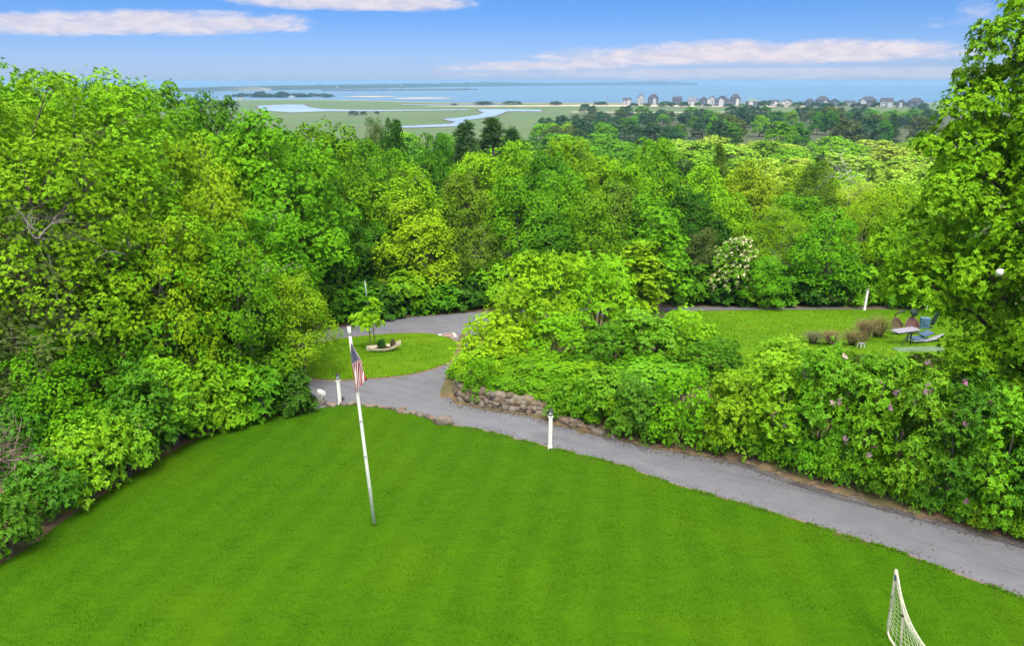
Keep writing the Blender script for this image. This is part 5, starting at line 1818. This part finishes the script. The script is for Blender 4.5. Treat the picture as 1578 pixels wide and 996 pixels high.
# ------------------------------------------------------------------ tipped lacrosse goal
M_NET = plain("cream_net", (.62, .62, .5), .8, .1, 9)
M_PIPE = plain("cream_pipe", (.66, .62, .48), .5, .12, 6, dirt=(.3, .16, .08))
P0, P1 = Vector(G(1366, 979)), Vector(G(1386, 1010))
ym = (P0.y + P1.y) / 2 + .25
A_ = Vector(atdist(1381, 879, ym))
P2 = Vector(G(1492, 1062))
gl = empty("lacrosse_goal", ((P0 + P1) / 2), "cream lacrosse goal tipped on its face at the lower right of the lawn", "goal")
o0 = (P0 + P1) / 2
rel = lambda p: tuple(Vector(p) - o0)
up_ = Vector((0, 0, .03))
P0u, P1u, P2u = P0 + up_, P1 + up_, P2 + up_
c0 = P0u.lerp(A_, .12)
c1 = P0u.lerp(P1u, .25)
MB().tube([rel(A_), rel(A_.lerp(P0u, .5)), rel(c0), rel(P0u.lerp(A_, .04) + (P1u - P0u) * .06), rel(c1), rel(P1u)], .028, 8).build("ground_pipe", M_PIPE, gl, True)
bulge = (A_.lerp(P1u, .55)) + Vector((.12, 0, .0))
MB().tube([rel(A_), rel(A_.lerp(bulge, .5) + Vector((.02, 0, 0))), rel(bulge), rel(P1u)], [.03, .03, .036, .028], 8).build("side_pipe", M_PIPE, gl, True)
MB().tube([rel(P1u), rel(P2u)], .028, 8).build("crossbar", M_PIPE, gl, True)
mb = MB()
for t in (.4, .62):
    p = A_.lerp(P0u, t)
    mb.tube([rel(p - Vector((.04, 0, .03))), rel(p + Vector((.05, 0, .04)))], .02, 6)
p = bulge
mb.tube([rel(p + Vector((-.03, 0, .06))), rel(p + Vector((.03, 0, -.06)))], .042, 8)
mb.build("tie", M_BLACK, gl)
mb = MB()
mb.tube([rel(A_ + Vector((0, -.02, -.14))), rel(A_ + Vector((.02, -.02, -.3)))], .03, 6)
o = mb.build("strap", M_BLUE, gl)
def net_sheet(ea, eb, nu, nv, r_=.0055):
    mb = MB()
    def P(u, v):
        a, b_ = ea(v), eb(v)
        p = a.lerp(b_, u)
        sag = math.sin(u * math.pi) * .07
        return p + Vector((0, sag, -sag))
    for i in range(nu + 1):
        mb.tube([rel(P(i / nu, j / 12)) for j in range(13)], r_, 4, False)
    for j in range(nv + 1):
        mb.tube([rel(P(i / 6, j / nv)) for i in range(7)], r_, 4, False)
    return mb
ea = lambda v: A_.lerp(c0, v) if v < .9 else c0.lerp(P0u + (P1u - P0u) * .1, (v - .9) * 10)
def eb(v):
    return A_.lerp(bulge, v / .55) if v < .55 else bulge.lerp(P1u, (v - .55) / .45)
def ec(v):
    p = A_.lerp(P2u, v)
    return p + Vector((-.32, 0, -.28)) * math.sin(v * math.pi) * .9
net_sheet(ea, eb, 4, 17).build("net", M_NET, gl)
mb = net_sheet(eb, ec, 9, 18)
mb.tube([rel(ec(j / 16)) for j in range(17)], .014, 6)
mb.build("net", M_NET, gl)

# ------------------------------------------------------------------ bare branches
def bare(name, px, py, dist, size, n, seed, label, tint, up=.4, base_z=None):
    p = atdist(px, py, dist)
    rg = np.random.RandomState(seed)
    mb = MB()
    def grow(s, d, L, r, lev):
        pts, rad = [s], [r]
        q = s.copy()
        dd = d.copy()
        for k in range(4):
            dd = (dd + Vector(rg.normal(0, .28, 3))).normalized()
            q = q + dd * L / 4
            pts.append(q.copy())
            rad.append(r * (1 - .2 * (k + 1)))
        mb.tube(pts, rad, 5)
        if lev > 0:
            for k in range(3 if lev > 1 else 4):
                i = rg.randint(1, 5)
                grow(pts[i], (dd + Vector(rg.normal(0, .7, 3))).normalized(), L * rg.uniform(.5, .8), rad[i] * .7, lev - 1)
    for i in range(n):
        d = Vector(rg.normal(0, 1, 3))
        d.z = abs(d.z) * up + up
        grow(Vector(rg.normal(0, .12 * size, 3)), d.normalized(), size * rg.uniform(.6, 1), .026 * size ** .5, 3 if n < 6 else 2)
    o = mb.build(name, M_BARK, None, True, tuple(p))
    o.color = (*tint, 1)
    set_props(o, label, "bare branches")
    return o
bare("twig_tangle", 5, 705, 17.0, 1.5, 13, 4, "tangle of bare greyish brown twigs at the left frame edge", (.2, .15, .125), .35)
bare("dead_tree", 62, 372, 24.5, 1.9, 3, 9, "bare grey twisted branches sticking out of the left trees", (.2, .185, .18), .5)
bare("dead_tree", 192, 400, 26.5, 1.6, 2, 17, "second bare grey branching stem, under the dull dark pine", (.19, .17, .16), .9)
bare("dead_tree", 1302, 272, 80, 4.0, 7, 31, "dead grey branches lying in the pale thicket right of centre", (.34, .33, .36), .25)
bare("twig_tangle", 1062, 622, 30.5, .9, 7, 41, "bare brown twiggy patch in the drive's hedge", (.26, .2, .15), .3)
# the long bare stem on the left
p = atdist(385, 500, 34)
pb0 = Vector((0, 0, -1.5))
o = MB().tube([(0, 0, -2.6), (-.1, 0, -.6), (.05, 0, 1.2), (.35, 0, 2.6), (.4, 0, 3.6)], [.1, .085, .07, .05, .025], 7).tube([(.2, 0, 2.0), (.8, -.1, 2.6), (1.4, -.1, 3.0)], [.04, .03, .012], 5).build("bare_stem", M_BARK, None, True, tuple(p))
o.color = (.55, .52, .46, 1)
set_props(o, "long bare whitish stem rising before the left trees", "bare branches")

# ------------------------------------------------------------------ beach houses, far village, tower, jetty
M_SHING = plain("grey_shingle", (.15, .17, .205), .9, .15, .6)
M_WSID = plain("white_siding", (.48, .49, .5), .7, .06, .6)
M_ROOF = plain("slate_roof", (.06, .066, .085), .8, .2, .6)
M_ROOFG = plain("green_roof", (.12, .2, .16), .8, .2, .6)
M_WIN = plain("dark_window", (.03, .04, .06), .2, .2, .6)
M_BRN = plain("brown_roof", (.2, .15, .13), .85, .2, .6)
def house(px, row, wpx, hpx, wall, roof, hip, label, group, name="beach_house", porch=True, two=False):
    g = G(px, row)
    k = pxm(g)
    W_, H_ = wpx / k, hpx / k
    D_ = W_ * .8
    r = empty(name, g, label, "house", group, rz=math.atan2(-g[0], g[1]) + RNG.uniform(-.35, .35))
    hw = H_ * (.62 if not two else .72)
    mb = MB()
    mb.box(0, 0, hw / 2 - .5, W_, D_, hw + 1)
    if two:
        mb.box(W_ * .3, -D_ * .45, hw * .35 - .5, W_ * .4, D_ * .4, hw * .7 + 1)
    ov = .5
    x0, x1, y0, y1 = -W_ / 2 - ov, W_ / 2 + ov, -D_ / 2 - ov, D_ / 2 + ov
    ins = W_ * (.28 if hip else 0.0)
    mr = MB()
    if hip == 2:      # gable towards the sea and the camera
        mb.add([(-W_ / 2, -D_ / 2 + .02, hw), (W_ / 2, -D_ / 2 + .02, hw), (0, -D_ / 2 + .02, H_ - .3)], [(0, 1, 2)])
        z = hw - .25
        mr.add([(x0, y0, z), (0, y0, H_), (0, y1, H_), (x0, y1, z), (x1, y0, z), (x1, y1, z), (x0 + .5, y0, z - .1), (0, y0, H_ - .5), (0, y1, H_ - .5), (x0 + .5, y1, z - .1), (x1 - .5, y0, z - .1), (x1 - .5, y1, z - .1)],
               [(0, 1, 2, 3), (1, 4, 5, 2), (6, 9, 8, 7), (7, 8, 11, 10), (0, 6, 7, 1), (1, 7, 10, 4), (3, 2, 8, 9), (2, 5, 11, 8), (0, 3, 9, 6), (4, 10, 11, 5)])
    else:
        z = hw
        mr.add([(x0, y0, z), (x1, y0, z), (x1, y1, z), (x0, y1, z), (-W_ / 2 + ins, 0, H_), (W_ / 2 - ins, 0, H_)], [(0, 1, 5, 4), (2, 3, 4, 5), (1, 2, 5), (3, 0, 4), (3, 2, 1, 0)])
    mb.build("wall", wall, r)
    mr.build("roof", roof, r)
    cw, cd, ch = W_ * .34, D_ * .3, hw * RNG.uniform(.75, 1.0)
    cxx = RNG.choice((-.22, .2, .05)) * W_
    mw = MB().box(cxx, -D_ / 2 - cd / 2 + .1, ch / 2 - .5, cw, cd, ch + 1)
    mw.add([(cxx - cw / 2, -D_ / 2 - cd + .1, ch), (cxx + cw / 2, -D_ / 2 - cd + .1, ch), (cxx, -D_ / 2 - cd + .1, ch + cw * .42)], [(0, 1, 2)])
    mw.build("wing", M_WSID if RNG.random() < .4 else wall, r)
    yy0, yy1 = -D_ / 2 - cd - .3, -D_ * .1
    MB().add([(cxx - cw / 2 - .4, yy0, ch - .2), (cxx, yy0, ch + cw * .45), (cxx, yy1, ch + cw * .45), (cxx - cw / 2 - .4, yy1, ch - .2), (cxx + cw / 2 + .4, yy0, ch - .2), (cxx + cw / 2 + .4, yy1, ch - .2)],
             [(0, 1, 2, 3), (1, 4, 5, 2)]).build("wing_roof", roof, r)
    n = max(2, int(W_ / 3.5))
    for fl in range(2 if H_ > 7 else 1):
        for i in range(n):
            MB().box(-W_ / 2 + W_ * (i + .5) / n, -D_ / 2 - .06, hw * (.28 + .42 * fl), W_ / n * .42, .12, hw * .2).build("window", M_WIN, r)
    if porch:
        mb = MB().box(0, -D_ / 2 - 1.2, hw * .12, W_ * .9, 2.2, .3)
        for i in range(4):
            mb.box(-W_ * .42 + W_ * .28 * i, -D_ / 2 - 2.1, hw * .25, .2, .2, hw * .3)
        mb.build("porch", M_WSID, r)
    if RNG.random() < .6:
        MB().box(W_ * .22, .6, H_ - .2, .9, .9, 2.4).build("chimney", M_BRN, r)
    return r
BH = "houses in a row along the beach"
for (px, row, wpx, hpx, wa, ro, hip, lab) in [
    (966, 161.0, 13, 10, M_WSID, M_ROOF, 0, "white beach house with a flat wide grey roof, first from the left"),
    (987, 160.5, 12, 15, M_WSID, M_ROOF, 2, "tall narrow white gabled beach house, second from the left"),
    (1006, 160.5, 15, 15, M_SHING, M_ROOF, 1, "tall grey shingled beach house beside the narrow white one"),
    (1043, 161.0, 14, 12, M_SHING, M_ROOF, 0, "grey beach house standing alone, fourth from the left"),
    (1066, 162.0, 14, 12, M_WSID, M_SHING, 0, "light grey beach house left of the twin white gables"),
    (1083, 162.0, 11, 12, M_SHING, M_ROOF, 2, "slim grey beach house just left of the white gables"),
    (1096, 162.0, 15, 14, M_WSID, M_ROOF, 2, "white beach house with a broad pale gable"),
    (1112, 163.0, 20, 15, M_SHING, M_ROOF, 2, "large dark gabled beach house with a steep roof"),
    (1132, 162.5, 15, 17, M_SHING, M_ROOF, 1, "tallest beach house, rounded grey top"),
    (1159, 163.0, 18, 11, M_SHING, M_ROOFG, 1, "low beach house with a greenish roof"),
    (1192, 163.0, 14, 9, M_WSID, M_ROOF, 0, "small pale beach house right of the green roofed one"),
    (1212, 163.0, 16, 10, M_WSID, M_ROOF, 2, "low white beach house with a chimney among trees"),
    (1247, 163.0, 12, 11, M_SHING, M_ROOF, 1, "grey beach house at the left of the right hand cluster"),
    (1266, 163.5, 19, 15, M_SHING, M_ROOF, 1, "broad tall grey beach house in the right hand cluster"),
    (1285, 164.0, 16, 12, M_SHING, M_ROOF, 2, "dark gabled beach house next to the broad tall one"),
    (1308, 164.0, 15, 9, M_WSID, M_ROOF, 0, "low beach house half hidden by treetops"),
    (1336, 164.0, 24, 15, M_SHING, M_ROOF, 1, "widest grey beach house with a long hipped roof"),
    (1365, 165.0, 17, 14, M_WSID, M_ROOF, 0, "bright white beach house with stacked porches"),
    (1387, 165.0, 13, 11, M_SHING, M_ROOF, 2, "small gabled beach house second from the right"),
    (1410, 165.0, 18, 14, M_SHING, M_ROOF, 1, "last beach house, next to the huge right tree"),
]:
    house(px, row, wpx, hpx, wa, ro, hip, lab, BH)
VH = "white houses of the far village"
for i, (px, row, wpx, hpx) in enumerate([(371, 153.8, 9, 5), (388, 152.8, 8, 6), (404, 152.6, 7, 5), (433, 153.2, 8, 5), (450, 153.2, 11, 7), (466, 152.8, 12, 6), (484, 152.6, 8, 5), (500, 152.4, 7, 4)]):
    lab = ["white village house at the far left end, mostly roof", "small white village house, second from the left", "narrow white village house, third from the left", "small white village house left of the two large ones", "large white village house, left of two",
           "large white village house, right of two", "small white village house just right of the two large ones", "tiny white village house at the right end of the village"][i]
    house(px, row, wpx, hpx, M_WSID, M_ROOF if i % 2 else M_SHING, [2, 0][i % 2], lab, VH, "village_house", False)
for (px, row, d_, lab) in [(520, 133.6, 3600, "pale house on the headland's left slope"), (618, 131.5, 4700, "pale house on the headland above the sandy cliffs")]:
    p = atdist(px, row, d_)
    r = empty("hill_house", p, lab, "house", "pale houses on the headland")
    MB().box(0, 0, 1, 13, 10, 6).build("wall", M_WSID, r)
    MB().add([(-7, -6, 4), (7, -6, 4), (7, 6, 4), (-7, 6, 4), (-7, 0, 8), (7, 0, 8)], [(0, 1, 5, 4), (2, 3, 4, 5), (1, 2, 5), (3, 0, 4), (3, 2, 1, 0)]).build("roof", M_ROOF, r)
p = atdist(382.6, 136.5, 3300)
r = empty("tower", p, "slim white tower standing above the far headland", "tower")
MB().lathe([(3.2, -6), (2.6, 4), (2.2, 8)], 12).build("shaft", M_WSID, r)
MB().lathe([(2.8, 8), (2.8, 8.6), (1.7, 8.7), (1.7, 10.6), (2.0, 10.7), (.2, 12.5)], 12).build("lantern_room", M_WSID, r)
a_, b_ = atdist(497, 143.6, 3100), atdist(733, 141.2, 3500)
mb = MB()
rr = np.random.RandomState(2)
nst = 110
for i in range(nst):
    f = i / (nst - 1)
    p = Vector((a_[0] + (b_[0] - a_[0]) * f, a_[1] + (b_[1] - a_[1]) * f, -23.6 + rr.uniform(-.3, .6)))
    stone(mb, p, rr.uniform(5, 7.5), rr.randint(9999), (1.2, 1.0, .75), 1)
set_props(mb.build("jetty", plain("jetty_rock", (.075, .075, .075), .95, .3, .1), None, False), "long low rock jetty reaching into the bay", "jetty")
r = empty("beacon", (b_[0] - 40, b_[1], -22), "small dark beacon near the jetty's end", "beacon")
MB().tube([(0, 0, 0), (0, 0, 11)], [1.2, .9], 8).build("mast", M_BLACK, r)
MB().lathe([(2.2, 0), (2.2, 3), (.3, 4.5)], 8, (0, 0, 10.5)).build("lantern_room", M_BLACK, r)
g = G(935.5, 162)
r = empty("utility_pole", g, "lone tall utility pole on the flats left of the beach houses", "pole")
k = pxm(g)
MB().tube([(0, 0, -.5), (0, 0, 14 / k)], [.5, .4], 8).build("pole_shaft", M_WOODW, r)
MB().box(0, 0, 13 / k, 3.0, .3, .3).build("crossarm", M_WOODW, r)

# ------------------------------------------------------------------ grass blades
def blades(name, outline, n, size, wid, mat, label, seed, near=True):
    rg = np.random.RandomState(seed)
    P = np.array([p[:2] for p in outline])
    x0, y0 = P.min(0)
    x1, y1 = P.max(0)
    X, Y = rg.uniform(x0, x1, n * 3), rg.uniform(y0, y1, n * 3)
    k = inside(P, X, Y)
    X, Y = X[k][:n], Y[k][:n]
    Z = terr(X, Y) + .025
    a = rg.uniform(0, 6.28, len(X))
    patch = np.sin(X * 2.1 + np.sin(Y * 1.3) * 2) * np.sin(Y * 1.7 + np.sin(X * .9) * 2)
    h = size * rg.uniform(.5, 1.3, len(X)) * (1 + .25 * patch)
    lean = rg.normal(0, .4, len(X)) + .3 * patch
    w_ = wid * rg.uniform(.6, 1.4, len(X))
    V = np.empty((len(X), 3, 3))
    V[:, 0] = np.stack([X - np.cos(a) * w_, Y - np.sin(a) * w_, Z], 1)
    V[:, 1] = np.stack([X + np.cos(a) * w_, Y + np.sin(a) * w_, Z], 1)
    la = a + 1.57
    V[:, 2] = np.stack([X + np.cos(la) * lean * h, Y + np.sin(la) * lean * h, Z + h], 1)
    F = np.arange(len(X) * 3).reshape(-1, 3)
    set_props(link(name, fast_mesh(name, V.reshape(-1, 3), F, False, [mat])), label, "grass", kind="stuff")
blades("lawn_grass", lawn_out, 460000, .03, .011, M_BLADE, "short bright grass of the front lawn", 1)
blades("island_grass", isle_out, 40000, .06, .02, M_BLADE2, "short grass on the island of the turnaround", 2)
blades("yard_grass", yard_out, 60000, .07, .022, M_BLADE2, "short grass of the upper yard", 3)
# rough grass tufts on the verges
def tufts(name, line, n, spread, label, seed, col, sz=1.0):
    rg = np.random.RandomState(seed)
    L = np.array([p[:2] for p in line])
    i = rg.randint(0, len(L) - 1, n)
    f = rg.rand(n)[:, None]
    cl = (np.sin(np.arange(len(L)) * 1.7) > -.4)[i]
    P = L[i] * (1 - f) + L[i + 1] * f + rg.normal(0, spread, (n, 2))
    P = P[cl]
    Z = terr(P[:, 0], P[:, 1]) + .02
    C = np.column_stack([P, Z + .05])
    A = unit(rg.normal(0, .75, (len(P), 3)) + [0, 0, .9])
    V, F = leaf_arrays(C, A, unit(rg.normal(size=(len(P), 3))), rg.uniform(.1, .24, len(P)) * sz, np.full(len(P), .03))
    o = link(name, fast_mesh(name, V, F, False, [M_STRAW]))
    o.color = (*col, 1)
    set_props(o, label, "grass", kind="stuff")
tufts("verge_grass", offset_line(fe, .75), 5000, .1, "tufts of rough grass at the foot of the hedge", 4, (.10, .14, .02))
tufts("bank_grass", bk_out * .5 + bk_in * .5, 9000, .5, "rough grass on the bank behind the turnaround", 5, (.07, .15, .015))
tufts("edge_grass", ne, 3600, .045, "ragged grass along the lawn side of the drive", 6, (.10, .24, .004), .6)
for gpx, nm in (((577, 810), "flagpole"), ((847.5, 692.5), "lamp post before the wall"), ((524.5, 624.5), "corner lamp post")):
    gp = G(*gpx)
    ring = [gp[:2] + np.array([math.cos(a), math.sin(a)]) * .085 for a in np.linspace(0, 6.28, 16)]
    tufts("post_grass", ring, 110, .03, "longer untrimmed grass round the foot of the " + nm, 9, (.09, .22, .006), .8)
def litter(name, line, n, spread, label, seed):
    rg = np.random.RandomState(seed)
    L = np.array([p[:2] for p in line])
    i = rg.randint(0, len(L) - 1, n)
    f = rg.rand(n)[:, None]
    P = L[i] * (1 - f) + L[i + 1] * f + rg.normal(0, spread, (n, 2))
    C = np.column_stack([P, terr(P[:, 0], P[:, 1]) + .045])
    a = rg.uniform(0, 6.28, n)
    A = np.stack([np.cos(a), np.sin(a), rg.normal(0, .15, n)], 1)
    V, F = leaf_arrays(C, unit(A), unit(rg.normal(0, .3, (n, 3)) + [0, 0, 1]), rg.uniform(.04, .1, n), rg.uniform(.025, .06, n))
    o = link(name, fast_mesh(name, V, F, False, [M_STRAW]))
    o.color = (.12, .085, .045, 1)
    set_props(o, label, "leaves", kind="stuff")
litter("fallen_leaves", offset_line(fe, .0), 2600, .3, "dry fallen leaves along the hedge side of the drive", 12)
litter("fallen_leaves", offset_line(ne, -.05), 700, .25, "a few dry leaves along the lawn side of the drive", 13)
